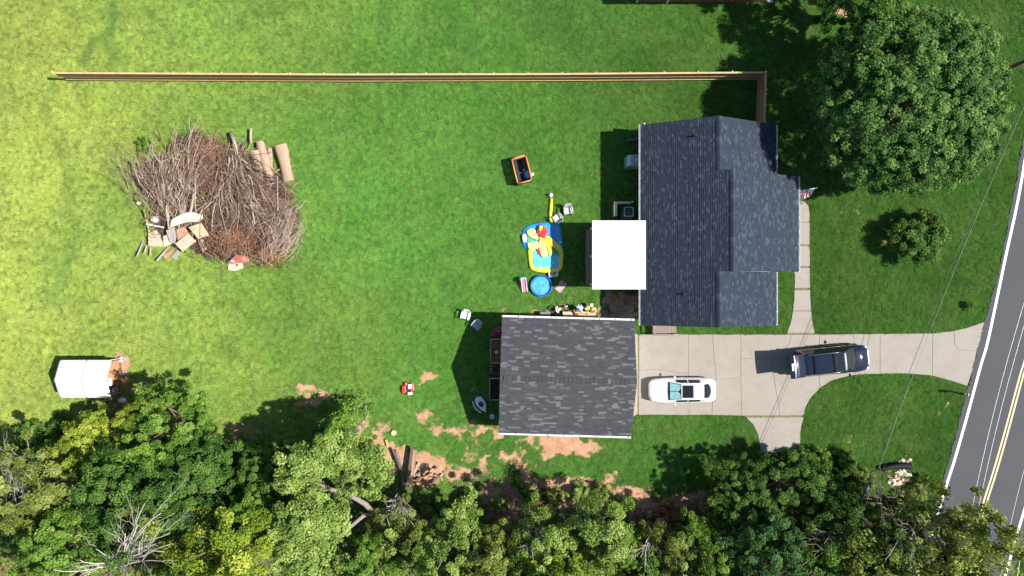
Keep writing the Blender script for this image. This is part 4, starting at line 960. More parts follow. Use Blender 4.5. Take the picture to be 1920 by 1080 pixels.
for (ix, iy, h) in ((271,944,10.2),(302,962,10.1),(318,1000,9.0),(308,1035,8.8),(262,985,9.8),(235,1000,9.9),(180,1030,9.0),(150,1050,8.6),(100,1068,8.6),(200,1085,9.2),(285,975,9.2),(240,1080,9.4),(320,1020,8.9)):
    fan(mb, root*rnd.uniform(.85,1.0), P3(ix,iy,h)-d0, .06, 2, rnd, .5)
mb.build('branches', DEADW, dead, True)
def bare_tree(ix0, iy0, tips, h0, h1, lab, m=BARKG, r=.06, nm='bare_sapling'):
    b = P3(ix0, iy0, 0); o = thing(nm, lab, 'tree', (b.x, b.y, 0)); b0 = Vector((b.x, b.y, 0)); f0 = P3(ix0+ (ix0-960)*.02, iy0+(iy0-540)*.02, h0)-b0; mb = MB(); mb.tube([(0,0,-.2), f0], [r*1.3, r], 7); mb.build('trunk', m, o, True)
    mb = MB()
    for (ix, iy) in tips: fan(mb, f0, P3(ix, iy, h1)-b0, r*.8, 2, rnd, .5)
    mb.build('branches', m, o, True); return o
bare_tree(660, 825, ((655,800),(672,790),(690,775),(665,765)), 1.2, 3.2, 'pale leafless sapling beside the slim feathery conifer', DEADW, .05)
bare_tree(745, 925, ((745,965),(730,985),(770,960),(725,950),(760,990),(775,985)), 3.4, 6.2, 'bleached bare shrub below the old timbers', DEADW, .05)
bare_tree(1330, 985, ((1312,1005),(1318,1020),(1290,1000),(1305,1035)), 2.5, 5.5, 'leafless grey sapling in the dark gap of the woods', DEADW, .05)
bare_tree(1640, 935, ((1650,900),(1652,950),(1690,930),(1715,920),(1745,930),(1680,960),(1655,985)), 4.5, 8.6, 'dark bare limbs over the grass beside the splice case', BARK, .08)
bare_tree(1620, 960, ((1545,1020),(1520,1035),(1505,1060),(1565,1015),(1590,1030),(1640,1020)), 4.0, 6.9, 'grey leafless branches reaching from the leaning pole into the woods', BARKG, .08)
bare_tree(1690, 965, ((1720,1010),(1760,985),(1735,1030),(1785,1000),(1715,1060),(1660,1050)), 6.0, 10.2, 'grey bare limbs inside the sparse oak crown beside the road', BARKG, .08)
bare_tree(30, 850, ((10,870),(25,840),(5,900),(35,920),(60,900),(15,960)), 4.5, 8.2, 'pale bare twigs inside the olive tree farthest from the road', DEADW, .05)
bare_tree(1215, 985, ((1210,1060),(1225,1070),(1200,1045)), 4.0, 7.2, 'thin white bare stem in front of the grey green feathery tree', DEADW, .05)
bare_tree(985, 975, ((990,1040),(1020,1030),(1035,1010),(1000,1050)), 4.0, 7.6, 'thin white bare branches above the airy light green tree', DEADW, .05)
# shrubs along the edge
SHR = [(1500,862,.9,'dark'),(1540,860,.8,'green'),(1585,870,.9,'dark'),(1620,900,.8,'olive'),(1440,872,.9,'dark'),(1410,890,.9,'green'),(1605,935,1.0,'dark'),(1340,965,.9,'olive'),(1290,985,.9,'green'),(1170,950,.8,'olive'),(1130,925,.7,'olive'),(1085,930,.8,'pine'),(1040,935,.7,'olive'),(990,930,.6,'green'),(935,945,.7,'olive'),(880,935,.7,'dark'),(820,950,.8,'dark'),(640,830,.8,'dark'),(600,830,.7,'dark'),(470,855,1.0,'dark'),(440,890,1.1,'dark'),(430,840,.7,'brown'),(200,800,.7,'brown'),(110,805,.9,'dark'),(50,815,1.0,'dark'),(390,840,.9,'green'),(1230,985,1.0,'brown'),(1260,960,.8,'brown'),(1015,960,.9,'brown'),(970,910,.5,'green'),(1700,950,.9,'olive'),(1725,930,.7,'olive'),(1740,905,.5,'olive'),(1660,985,1.1,'green'),(1560,905,.9,'dark'),(1520,930,1.1,'dark'),(1690,985,1.1,'green'),(240,790,.6,'brown'),(1150,980,1.0,'dark'),(1365,935,.7,'brown'),(268,265,.5,'green')]
MARKS = [(160,790,'the white shed'),(1460,850,'the concrete apron'),(1600,930,'the leaning utility pole'),(1680,890,'the black drain pipe'),(770,900,'the old timbers'),(640,800,'the slim feathery conifer'),(1060,860,'the garage'),(380,830,'the two grey screens'),(440,900,'the yellow green maple'),(1330,990,'the leafless grey sapling'),(1740,950,'the road edge'),(50,850,'the dark pointed cedars'),(1210,990,'the brown brush litter')]
CN = {'dark':'dark green','green':'fresh green','olive':'olive green','pine':'pale green','brown':'brown withered'}
for (ix, iy, r, lm) in SHR[:-1]:
    mk = min(MARKS, key=lambda m: (m[0]-ix)**2+(m[1]-iy)**2)[2]; big = 'low' if r < .85 else 'broad'
    place_tree('shrub', 'shrub', ix, iy, r, random.uniform(.8,1.2), .85, lm, f'{big} {CN[lm]} shrub growing near {mk}', 'shrub', f'{CN[lm]} shrubs near {mk[4:]}')
place_tree('shrub', 'shrub', 268, 268, .55, .8, .6, 'green', 'leafy green sprig at the rim of the brush pile', 'shrub')
# undergrowth carpet in the woods
n = 2600; ux = rng.uniform(-42, 32, n); uy = rng.uniform(-26, -8, n); ok = in_poly(ux, uy+.8, WOODS) & ~in_poly(ux, uy, road_poly); ux, uy = ux[ok], uy[ok]
m = 26; C = np.stack([np.repeat(ux, m), np.repeat(uy, m), np.zeros(len(ux)*m)], 1); C += np.stack([rng.normal(size=len(C))*.28, rng.normal(size=len(C))*.28, rng.random(len(C))*.5*np.repeat(rng.random(len(ux))+.2, m)], 1)
nn = rng.normal(size=C.shape)*.5+np.array([0,0,1.]); nn /= np.linalg.norm(nn, axis=1, keepdims=True)
uo = quads_object('undergrowth', leaf_quads(C, nn, .1*(.6+.8*rng.random(len(C))), rng), np.clip(np.repeat(rng.random(len(ux)), m)+.2*rng.normal(size=len(C)), 0, 1), LM['dark']); tag(uo, 'leafy green undergrowth covering the woodland floor', 'undergrowth', kind='stuff')

# ------------------------------------------------------------------ grass blades
tv = []; tf = []; r2 = random.Random(3)
for i in range(46):
    a = r2.random()*6.283; d = .15*math.sqrt(r2.random()); x, y = d*math.cos(a), d*math.sin(a); L = r2.uniform(.05,.10); az = r2.random()*6.283; ln = r2.uniform(.45,.97); w = r2.uniform(.007,.012)
    px_, py_ = -math.sin(az)*w, math.cos(az)*w; dx, dy = math.cos(az)*L*ln, math.sin(az)*L*ln; z = L*math.sqrt(1-min(.95, ln*ln)*.9); b = len(tv)
    tv += [(x-px_,y-py_,0),(x+px_,y+py_,0),(x+dx*.4+px_*.8,y+dy*.4+py_*.8,z*.62),(x+dx*.4-px_*.8,y+dy*.4-py_*.8,z*.62),(x+dx,y+dy,z)]
    tf += [(b,b+1,b+2,b+3),(b+3,b+2,b+4)]
tme = bpy.data.meshes.new('grass_tuft'); tme.from_pydata(tv, [], tf)
tuft = bpy.data.objects.new('grass_tuft', tme)
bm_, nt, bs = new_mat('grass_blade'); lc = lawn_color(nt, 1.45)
oi = N(nt, 'ShaderNodeObjectInfo'); rr = N(nt, 'ShaderNodeMapRange'); rr.inputs[3].default_value = .68; rr.inputs[4].default_value = 1.32; nt.links.new(oi.outputs['Random'], rr.inputs[0])
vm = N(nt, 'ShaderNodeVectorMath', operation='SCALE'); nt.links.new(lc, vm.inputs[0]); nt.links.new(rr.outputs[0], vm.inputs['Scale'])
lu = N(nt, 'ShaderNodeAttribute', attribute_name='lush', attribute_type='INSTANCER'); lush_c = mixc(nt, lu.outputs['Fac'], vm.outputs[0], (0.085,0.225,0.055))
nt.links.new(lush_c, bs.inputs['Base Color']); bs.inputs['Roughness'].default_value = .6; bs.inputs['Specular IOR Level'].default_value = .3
tr = N(nt, 'ShaderNodeBsdfTranslucent'); nt.links.new(vm.outputs[0], tr.inputs[0]); mx_ = N(nt, 'ShaderNodeMixShader'); mx_.inputs[0].default_value = .3
nt.links.new(bs.outputs[0], mx_.inputs[1]); nt.links.new(tr.outputs[0], mx_.inputs[2]); nt.links.new(mx_.outputs[0], nt.nodes['Material Output'].inputs['Surface'])
tme.materials.append(bm_)
n = 150000; ax = rng.uniform(-40, 40, n); ay = rng.uniform(-23, 23, n)
bb, ww = fields(ax, ay)
nbz = fbm(ax*3.2, ay*3.2, 77, 3)
keep = (bb*1.0 < .06+.55*nbz+.42*vnoise(ax*7, ay*7, 88)) & ((bb < .35) | (rng.random(n) < .75)) & (rng.random(n) > ww*.8)
def near(poly, d=.10):
    k = in_poly(ax, ay, poly)
    for i in range(8): a = i*math.pi/4; k |= in_poly(ax+d*math.cos(a), ay+d*math.sin(a), poly)
    return k
for pl, d in ((road_poly,.07),(drive_poly,.05),(walk_poly,.05),(wing_poly,.12),([GA,GB,GC,GD],-.1)): keep &= ~near(pl, d)
ax, ay = ax[keep], ay[keep]
# weeds in the slab joints
jl = [((1197.5,640),(1197.5,770),70),((1400,781),(1505,780),60),((1291.5,690),(1291.5,708),12),((1484,627.5),(1530,627.5),16),((1491,501),(1517,501),14),((1491,542),(1517,542),16),((1500,460),(1516,460),9),((1650,630),(1650,700),10),((1536,708),(1536,728),12),((1390,700),(1390,775),14),((1461,740),(1462,778),10),((1748,650),(1748,690),8)]
jx, jy = [], []
for (a, b, m) in jl:
    for i in range(m): t = random.random(); x, y = P(a[0]+(b[0]-a[0])*t+random.gauss(0,.6), a[1]+(b[1]-a[1])*t+random.gauss(0,.5)); jx.append(x); jy.append(y)
ns = len(ax); ax = np.concatenate([ax, jx]); ay = np.concatenate([ay, jy])
scl = .75+.6*fbm(ax*.8, ay*.8, 55)+.25*rng.random(len(ax)); scl[ns:] = .6
gme = bpy.data.meshes.new('grass'); gme.vertices.add(len(ax)); gme.vertices.foreach_set('co', np.stack([ax, ay, np.full(len(ax), -.015)], 1).astype(np.float32).ravel())
at = gme.attributes.new('rot', 'FLOAT_VECTOR', 'POINT'); at.data.foreach_set('vector', np.stack([rng.normal(size=len(ax))*.1, rng.normal(size=len(ax))*.1, rng.random(len(ax))*6.283], 1).astype(np.float32).ravel())
at = gme.attributes.new('scl', 'FLOAT', 'POINT'); at.data.foreach_set('value', scl.astype(np.float32))
def band(line, wd):
    px = ax*S+960+(fbm(ax*.6, ay*.6, 61)-.47)*40; py = 540-ay*S+(fbm(ax*.6, ay*.6, 63)-.47)*40; dmin = np.full(len(ax), 1e9)
    for (a, b) in zip(line[:-1], line[1:]):
        vx, vy = b[0]-a[0], b[1]-a[1]; t = np.clip(((px-a[0])*vx+(py-a[1])*vy)/(vx*vx+vy*vy), 0, 1); dmin = np.minimum(dmin, np.hypot(px-a[0]-vx*t, py-a[1]-vy*t))
    return np.clip(1.4-dmin/wd, 0, 1)
lush = np.maximum(np.maximum(band([(215,-10),(205,40),(200,65),(165,80),(148,118)], 9), band([(185,75),(225,100)], 10)*.7), band([(95,165),(92,230),(120,330),(150,440),(120,520),(90,560)], 9)*.6)
for (cx, cy, r) in ((610,95,10),(850,60,26),(880,100,18),(940,75,16),(450,45,20),(720,40,16),(1000,50,22),(560,330,14),(780,95,14)): lush = np.maximum(lush, np.clip(1.3-np.hypot(ax*S+960-cx, 540-ay*S-cy)/r*(.6+.9*fbm(ax*1.5, ay*1.5, 71)), 0, 1)*.6)
at = gme.attributes.new('lush', 'FLOAT', 'POINT'); at.data.foreach_set('value', (lush*.6).astype(np.float32))
grass = bpy.data.objects.new('grass', gme); COL.objects.link(grass); tag(grass, 'mown green lawn grass around the house and garage', 'grass', kind='stuff')
ng = bpy.data.node_groups.new('grass_scatter', 'GeometryNodeTree'); ng.interface.new_socket('Geometry', in_out='INPUT', socket_type='NodeSocketGeometry'); ng.interface.new_socket('Geometry', in_out='OUTPUT', socket_type='NodeSocketGeometry')
gi = ng.nodes.new('NodeGroupInput'); go = ng.nodes.new('NodeGroupOutput'); ip = ng.nodes.new('GeometryNodeInstanceOnPoints'); ob = ng.nodes.new('GeometryNodeObjectInfo'); ob.inputs['Object'].default_value = tuft; ob.inputs['As Instance'].default_value = True
n1 = ng.nodes.new('GeometryNodeInputNamedAttribute'); n1.data_type = 'FLOAT_VECTOR'; n1.inputs['Name'].default_value = 'rot'; n2 = ng.nodes.new('GeometryNodeInputNamedAttribute'); n2.data_type = 'FLOAT'; n2.inputs['Name'].default_value = 'scl'
ng.links.new(gi.outputs[0], ip.inputs['Points']); ng.links.new(ob.outputs['Geometry'], ip.inputs['Instance']); ng.links.new(n1.outputs[0], ip.inputs['Rotation']); ng.links.new(n2.outputs[0], ip.inputs['Scale']); ng.links.new(ip.outputs[0], go.inputs[0])
md = grass.modifiers.new('scatter', 'NODES'); md.node_group = ng
# ------------------------------------------------------------------ brush pile
TW = mat_attr('twig_wood', (0.065,0.040,0.027), (0.25,0.170,0.122), (0.50,0.42,0.35), 0.95, 0, 0.1)
DRYL = mat_attr('dead_leaves', (0.06,0.030,0.018), (0.23,0.115,0.064), (0.42,0.26,0.16), 0.95, 0.05, 0.1)
pc = P3(395,385,0); pile = thing('brush_pile', 'large heap of cut branches, twigs and dead brown leaves on the lawn', 'brush pile', (pc.x, pc.y, 0)); p0 = Vector((pc.x, pc.y, 0))
rn = random.Random(21)
HB = [(300,330,80,70,.8),(400,320,90,75,1.1),(470,390,90,90,1.25),(430,440,110,60,1.0),(330,420,70,55,.9),(530,420,40,60,.9),(480,470,70,35,.8),(360,280,70,45,.8)]
def pile_h(ix, iy):
    z = 0
    for cx, cy, rx, ry, hh in HB: z = max(z, hh*max(0, 1-((ix-cx)/rx)**2-((iy-cy)/ry)**2)**.6)
    return z
def moundpt(u, v):
    ix, iy = 212+360*u, 238+272*v; z = pile_h(ix, iy)*.72; x, y = P(ix, iy, z); n_ = float(fbm(np.array([x*2.2]), np.array([y*2.2]), 8)[0])
    return Vector((x, y, z*(.35+.9*n_)-.36+.16*n_))-p0
MB().grid(moundpt, 90, 70).build('debris_mound', mat('debris', (0.075,0.048,0.033), 1.0, var=.6, scale=5, bump=.8, bscale=14), pile, True)
tw = MB()
def strand(a, b, r, arch, sh, side=3, wob=.05):
    """a, b: (ix, iy, z above mound)"""
    A = P3(a[0], a[1], a[2]); B = P3(b[0], b[1], b[2]); d = B-A; L = d.length; pts = []
    n = 5; cs = Vector((-d.y, d.x, 0))*rn.gauss(0, .12)
    for i in range(n+1):
        t = i/n; pts.append(A.lerp(B, t)+Vector((rn.gauss(0,wob*.4),rn.gauss(0,wob*.4),arch*4*t*(1-t)+rn.gauss(0,wob*.3)))+cs*t*(1-t)*2-p0)
    tw.tube(pts, [r*(1-.7*i/n) for i in range(n+1)], 4, True, sh)
    for k in range(side):
        i = rn.randint(1, n-1); q = pts[i]; dd = (pts[i+1]-pts[i]).normalized(); s = Vector((rn.gauss(0,.6), rn.gauss(0,.6), rn.gauss(0,.35)))
        e = q+(dd+s).normalized()*L*rn.uniform(.1,.3); tw.tube([q, q.lerp(e,.5)+Vector((rn.gauss(0,.03),rn.gauss(0,.03),.02)), e], [r*.5, r*.4, r*.2], 3, False, min(1, max(0, sh+rn.uniform(-.15,.15))))
tips = [(205,300),(212,278),(226,262),(250,256),(278,262),(302,256),(330,244),(350,236),(380,238),(402,250),(415,270)]
def shd(): return rn.choice([rn.uniform(0,.25), rn.uniform(.3,.6), rn.uniform(.55,1.0)])
for i in range(190):
    k = rn.random()*(len(tips)-1); j = int(k); f = k-j; tx = tips[j][0]*(1-f)+tips[j+1][0]*f+rn.gauss(0,16); ty = tips[j][1]*(1-f)+tips[j+1][1]*f+rn.gauss(0,16)
    bx, by = 325+rn.gauss(0,30), 425+rn.gauss(0,20); s = rn.uniform(.4,1.06); q = rn.random()*.5; ex, ey = bx+(tx-bx)*s, by+(ty-by)*s; bx, by = bx+(tx-bx)*q, by+(ty-by)*q
    strand((bx, by, pile_h(bx,by)*.8+rn.random()*.4), (ex+rn.gauss(0,8), ey+rn.gauss(0,8), max(.05, pile_h(ex,ey)*.8+rn.uniform(-.1,.6))), rn.choice([.012,.014,.018,.022,.03,.04]), rn.uniform(-.1,.5), shd(), 6, .13)
for i in range(230):
    t = rn.random(); sx_, sy_ = 452+rn.gauss(0,24)-20*t, 285+rn.gauss(0,18)+70*t; ang = rn.gauss(-1.1,.6); L = rn.uniform(40,160)
    ex, ey = sx_+math.cos(-ang)*L, sy_+math.sin(-ang)*L
    if ex > 568 or ey > 500: continue
    strand((sx_, sy_, pile_h(sx_,sy_)*.9+rn.random()*.4), (ex, ey, max(.05, pile_h(ex,ey)*.85+rn.uniform(-.05,.4))), rn.choice([.012,.016,.022,.03,.04]), rn.uniform(-.1,.45), shd(), 5, .13)
for i in range(120):
    sx_, sy_ = rn.uniform(490,545), rn.uniform(430,490); ang = rn.gauss(.85,.4); L = rn.uniform(30,85)
    ex, ey = sx_+math.cos(ang)*L, sy_-math.sin(ang)*L
    if ex > 578: continue
    strand((sx_, sy_, pile_h(sx_,sy_)*.9+rn.random()*.25), (ex, ey, max(.05, pile_h(ex,ey)*.9+rn.uniform(-.05,.35))), rn.choice([.012,.016,.022,.03]), rn.uniform(0,.25), rn.uniform(.4,1), 3, .1)
for i in range(300):
    sx_, sy_ = rn.uniform(250,560), rn.uniform(245,500)
    if pile_h(sx_, sy_) < .12: continue
    a = rn.random()*6.28; L = rn.uniform(12,70)
    if pile_h(sx_+math.cos(a)*L, sy_+math.sin(a)*L) <= .02: continue
    strand((sx_, sy_, pile_h(sx_,sy_)*.85+rn.random()*.3), (sx_+math.cos(a)*L, sy_+math.sin(a)*L, max(.04, pile_h(sx_+math.cos(a)*L, sy_+math.sin(a)*L)*.85+rn.uniform(.0,.4))), rn.choice([.01,.014,.02,.028]), .12, shd(), 3, .1)
for i in range(14):   # stray twigs thrown on the grass
    sx_, sy_ = rn.choice([(225,330),(250,390),(575,400),(548,350),(560,455),(222,300)]); a = rn.uniform(0,3.1); L = rn.uniform(12,34); strand((sx_,sy_,.04), (sx_+math.cos(a)*L, sy_-math.sin(a)*L, .08), .018, .05, rn.uniform(.2,.8), 2)
o = tw.build('twigs', TW, pile, fix=False); o['kind'] = 'stuff'
for pts, r in (([(432,249),(440,268),(444,292)], .14), ([(444,292),(462,306),(470,335)], .09), ([(305,345),(310,375),(318,430)], .13), ([(365,352),(360,385),(355,405)], .10), ([(345,370),(343,405)], .17), ([(470,241),(470,268)], .10), ([(430,295),(427,330)], .08), ([(520,330),(521,395)], .04), ([(450,300),(455,330),(470,380),(478,420)], .07), ([(260,320),(285,360),(310,395)], .05), ([(245,300),(262,345),(300,385)], .045), ([(380,400),(410,380),(418,350)], .05), ([(355,405),(395,375),(420,345)], .04)):
    P_ = [P3(x, y, pile_h(x,y)*.8+.35) for x, y in pts]; MB().tube([p-p0 for p in P_], [r*(1-.25*i/len(P_)) for i in range(len(P_))], 10).build('branch', mat('branch_bark', (0.36,0.29,0.235), .95, var=.35, scale=9, bump=.4), pile, True)
n = 17000; lx = []; ly = []
reg = [(440,450,85,48,5),(395,285,42,42,3),(470,380,75,70,3),(510,480,40,24,2),(410,350,60,60,2),(330,300,50,40,.5)]
tot = sum(r[4] for r in reg); 
for cx, cy, rx, ry, w in reg:
    k = int(n*w/tot); r_ = np.minimum(np.abs(RNG.normal(size=k))*.55, 1.15); a_ = RNG.random(k)*6.283; lx.append(cx+rx*r_*np.cos(a_)); ly.append(cy+ry*r_*np.sin(a_))
lx = np.concatenate(lx); ly = np.concatenate(ly); zz = np.array([pile_h(a, b) for a, b in zip(lx, ly)])*.82+RNG.random(len(lx))*.28
k_ = (1-zz/H)/S; C = np.stack([(lx-960)*k_-p0.x, (540-ly)*k_-p0.y, zz], 1); nn = RNG.normal(size=C.shape)*.7+np.array([0,0,.6]); nn /= np.linalg.norm(nn, axis=1, keepdims=True)
o = quads_object('dead_leaves', leaf_quads(C, nn, (.05*(.6+1.1*RNG.random(len(C)))), RNG, .5), np.clip(fbm(lx*.05, ly*.05, 3)*.7+.5*RNG.random(len(C)), 0, 1), DRYL, pile); o['kind'] = 'stuff'
# logs
LOGB = mat('log_bark', (0.36,0.25,0.175), .95, var=.7, scale=9, sx=(2,2,.7), bump=.5, bscale=16); LOGE = mat('log_end', (0.50,0.39,0.27), .9, var=.3, scale=10)
def log(a, b, r, label, flat=1.0, seed=0):
    A = P3(*a, r); B = P3(*b, r); o = thing('log', label, 'log', ((A.x+B.x)/2, (A.y+B.y)/2, 0)); l = Vector(o.location); rr = random.Random(seed); rings = []; d = (B-A).normalized(); s = Vector((-d.y, d.x, 0)); n = 9; ph = rr.random()*6
    for i in range(n):
        t = i/(n-1); c = A.lerp(B, t)+s*math.sin(t*3+ph)*.05-l; k = 1+.10*math.sin(t*5+ph)
        rings.append([c+s*math.cos(q)*r*k*(1+.07*math.sin(q*3+ph+t*3))+Vector((0,0,math.sin(q)*r*flat*k)) for q in [2*math.pi*j/16 for j in range(16)]])
    MB().loft(rings, cap=False).build('bark', LOGB, o, True)
    for ring, nm in ((rings[0],0),(rings[-1],1)):
        c = sum(ring, Vector())/16; MB().add(ring, [tuple(range(16))]).build('cut_end', LOGE, o)
log((478,284),(490,343), .35, 'thick short log resting against the brush pile', seed=1)
log((488,266),(505,340), .31, 'longer log between the thick log and the mossy one', seed=2)
log((504,277),(511,338), .15, 'thin mossy log beside the pair of thick logs', seed=3)
log((524,273),(543,340), .43, 'broad split log lying apart on the grass beside the pile', .55, seed=4)
# boards and scraps dumped at the pile
def sheet(name, poly, z, m, label, cat='board', group=None, t=.03, tilt=(0,0)):
    pts = [P3(x, y, z) for x, y in poly]; cx = sum(p.x for p in pts)/len(pts); cy = sum(p.y for p in pts)/len(pts); mb = MB(); n = len(pts)
    up = [(p.x-cx, p.y-cy, z+(p.x-cx)*tilt[0]+(p.y-cy)*tilt[1]) for p in pts]
    mb.add(up+[(x,y,q-t) for x,y,q in up], [tuple(range(n)), tuple(range(n,2*n))[::-1]]+[(i,(i+1)%n,n+(i+1)%n,n+i) for i in range(n)])
    o = mb.build(name, m); o.location = (cx, cy, 0); return tag(o, label, cat, group)
CREAM = mat('cream_foam', (0.68,0.60,0.42), .85, var=.1, scale=3, dirt=(0.35,0.25,0.14)); GREYB = mat('grey_board', (0.33,0.29,0.26), .9, var=.25, scale=6, sx=(4,1,1)); TAN = mat('tan_plywood', (0.56,0.40,0.25), .85, var=.2, scale=4, dirt=(0.3,0.18,0.1)); RUST = mat('rusty_sheet', (0.42,0.21,0.13), .8, var=.4, scale=8)
mt = MB(); cpoly = [(319,411),(336,401),(362,397),(378,408),(375,416),(349,418),(333,428),(321,422)]
cc = P3(347,412,0)
def mat_pt(u, v):
    ix = 319+60*u; iy = (412-14*math.sin(min(1,u*1.15)*2.2))+(15-1.5*u+4*math.sin(u*3))*v*(1.0 if u < .85 else 1-(u-.85)*3); z = 1.25+.08*math.sin(u*5+v*2)+.05*math.sin(v*5); p = P3(ix, iy, z); return p-cc
mt.grid(mat_pt, 18, 8); o = mt.build('foam_mattress', CREAM, None, True); o.location = cc; sm = o.modifiers.new('s','SOLIDIFY'); sm.thickness = .1; tag(o, 'cream foam mattress thrown on top of the board heap', 'mattress')
sheet('plywood_board', [(353,426),(378,418),(392,441),(371,448)], 1.05, TAN, 'tan plywood sheet beside the cream mattress', tilt=(.05,.1))
sheet('rusty_board', [(331,432),(346,424),(353,436),(333,450)], 1.0, RUST, 'rust brown board between the mattress and the slatted pallet', tilt=(-.05,.1))
sheet('grey_board', [(311,432),(327,425),(331,442),(328,457),(318,453)], .85, GREYB, 'weathered grey board below the cream mattress')
sheet('panel_board', [(277,437),(293,431),(300,442),(306,455),(306,463),(277,461)], .55, WOODP, 'pale panel board at the outer corner of the board heap', tilt=(.1,.0))
sheet('panel_board', [(306,443),(320,437),(322,457),(307,463)], .68, WOODP, 'pale narrow panel beside the weathered grey board', tilt=(-.1,.0))
sheet('grey_board', [(320,482),(333,468),(339,473),(329,488)], .2, GREYB, 'small grey board at the grass edge below the slatted pallet', tilt=(.1,.1))
sheet('panel_board', [(304,479),(322,468),(326,472),(310,487)], .22, RUST, 'reddish brown plank piece at the grass edge below the pale panels')
pal = thing('pallet', 'pale slatted wooden pallet tilted on the board heap', 'pallet', P3(348,454,0)); pl0 = Vector(pal.location)
A_, B_, D_ = P3(328,457,.98), P3(353,437,1.12), P3(341,470,.8)
U_ = (B_-A_); W_ = (D_-A_)
for i in range(9):
    t0 = i/9; a = A_+U_*t0; b = A_+U_*(t0+.095); q = [a, b, b+W_*1.15, a+W_*1.15]; MB().add([p-pl0 for p in q]+[p-pl0-Vector((0,0,.02)) for p in q], [(0,1,2,3),(7,6,5,4),(0,4,5,1),(1,5,6,2),(2,6,7,3),(3,7,4,0)]).build('slat', WOODP, pal)
for t in (.05,.55,1.05): a = A_+W_*t; MB().bar(a-pl0-Vector((0,0,.07)), a+U_-pl0-Vector((0,0,.07)), .09, .09).build('runner', WOODW, pal)
ST = [((270,393),(280,436),.10,'yellowish'),((273,420),(311,427),.11,'white'),((257,481),(269,451),.11,'grey'),((271,474),(275,460),.09,'pale'),((282,479),(282,463),.09,'pale'),((294,489),(316,464),.13,'grey'),((372,452),(382,470),.09,'pale'),((376,450),(386,468),.09,'pale'),((362,431),(385,456),.1,'pale'),((538,432),(544,458),.14,'pale'),((300,440),(297,460),.08,'pale')]
scm = {'yellowish': mat('yellow_stick', (0.55,0.42,0.2), .85), 'white': DEADW, 'grey': GREYB, 'pale': WOODP}
for a, b, w, k in ST:
    A = P3(*a, .6); B = P3(*b, .25); o = MB().bar(A-A, B-A, w, .05).build('plank', scm[k]); o.location = A
    tag(o, {'yellowish':'yellowish pole leaning at the outer corner of the board heap','white':'white bleached pole jutting from the board heap','grey':'weathered grey plank sticking out over the grass from the board heap','pale':'pale loose plank stuck in the board heap'}[k], 'plank', None if k in ('yellowish','white') else k+' planks at the brush pile')
sheet('painted_board', [(426,493),(443,478),(461,479),(471,492)], .75, mat('red_white_flaking', (0.36,0.12,0.09), .8, var=.4, scale=3.5, dirt=(0.62,0.58,0.55)), 'flaking red and white painted board at the foot of the pile', tilt=(0,.25))
o = sheet('cream_board', [(428,494),(455,493),(456,503),(440,508),(428,506)], .15, mat('cream_board_paint', (0.62,0.52,0.38), .8, var=.12), 'cream board with a red dot below the painted board')
d_ = P3(444,497,.155)-Vector(o.location); MB().cyl((d_.x, d_.y, .152), .1, .006, 16).build('red_dot', RED, o)
for (ix, iy, r, lab) in ((289,411,.34,'white rock half hidden under the grey branches'),(378,397,.2,'white rock beside the cream mattress'),(258,380,.2,'small white rock among the grey branch tips')):
    p = P3(ix, iy, .3); o = MB().blob((0,0,0), (r,r*.75,r*.6), 3, .2, 2.2, seed=ix).build('rock', mat('white_rock', (0.62,0.58,0.52), .9, var=.2), None, True); o.location = (p.x, p.y, r*.35+.1); tag(o, lab, 'rock')

# ------------------------------------------------------------------ white shed
eh, rh = 2.0, 2.62
sA = P(111,675,eh); sB = P(208,673.5,eh); sC = P(210,746,eh); sD = P(113,747,eh)
x0, x1 = (sA[0]+sD[0])/2, (sB[0]+sC[0])/2; y1, y0 = sA[1], sC[1]; ym = (y0+y1)/2
shed = thing('garden_shed', 'small white gable roofed shelter shed standing alone on the lawn', 'shed', ((x0+x1)/2, ym, 0)); x0 -= shed.location.x; x1 -= shed.location.x; y0 -= ym; y1 -= ym
for s in (-1, 1):
    for i in range(2):
        xa = x0+(x1-x0)*i/2; xb = x0+(x1-x0)*(i+1)/2-.006
        ye = y0 if s < 0 else y1
        def rp(u, v, xa=xa, xb=xb, ye=ye): x = xa+(xb-xa)*u; return Vector((x, ye*(1-v), eh+(rh-eh)*v-.035*math.sin(math.pi*u)*math.sin(math.pi*v)))
        mb = MB(); mb.grid(rp, 10, 8); o = mb.build('roof_panel', SHEDW, shed, True); sm = o.modifiers.new('s','SOLIDIFY'); sm.thickness = .02
MB().tube([(x0,0,rh+.01),(x1,0,rh+.01)], .03, 8).build('ridge', SHEDW, shed, True)
SW = mat('shed_wall', (0.22,0.15,0.11), .9, var=.3, scale=5)
MB().box(x0+.15, x0+.19, y0+.15, y1-.15, 0, eh).build('wall', SW, shed); MB().box(x0+.2, x1-.2, y0+.12, y0+.15, 0, eh-.02).build('wall', SW, shed); MB().box(x0+.2, x1-.2, y1-.15, y1-.12, 0, eh-.02).build('wall', SW, shed)
MB().add([(x0+.15,y0+.15,eh),(x0+.15,y1-.15,eh),(x0+.15,0,rh-.05)], [(0,1,2)]).build('gable', SW, shed)
MB().box(x1-.02, x1+.06, -.45, .1, 2.05, 2.4).build('gable_vent', WHITE, shed)
for y in (y0+.1, y1-.1): MB().box(x1-.55, x1-.47, y-.04, y+.04, -.05, eh).build('post', WHITE, shed)
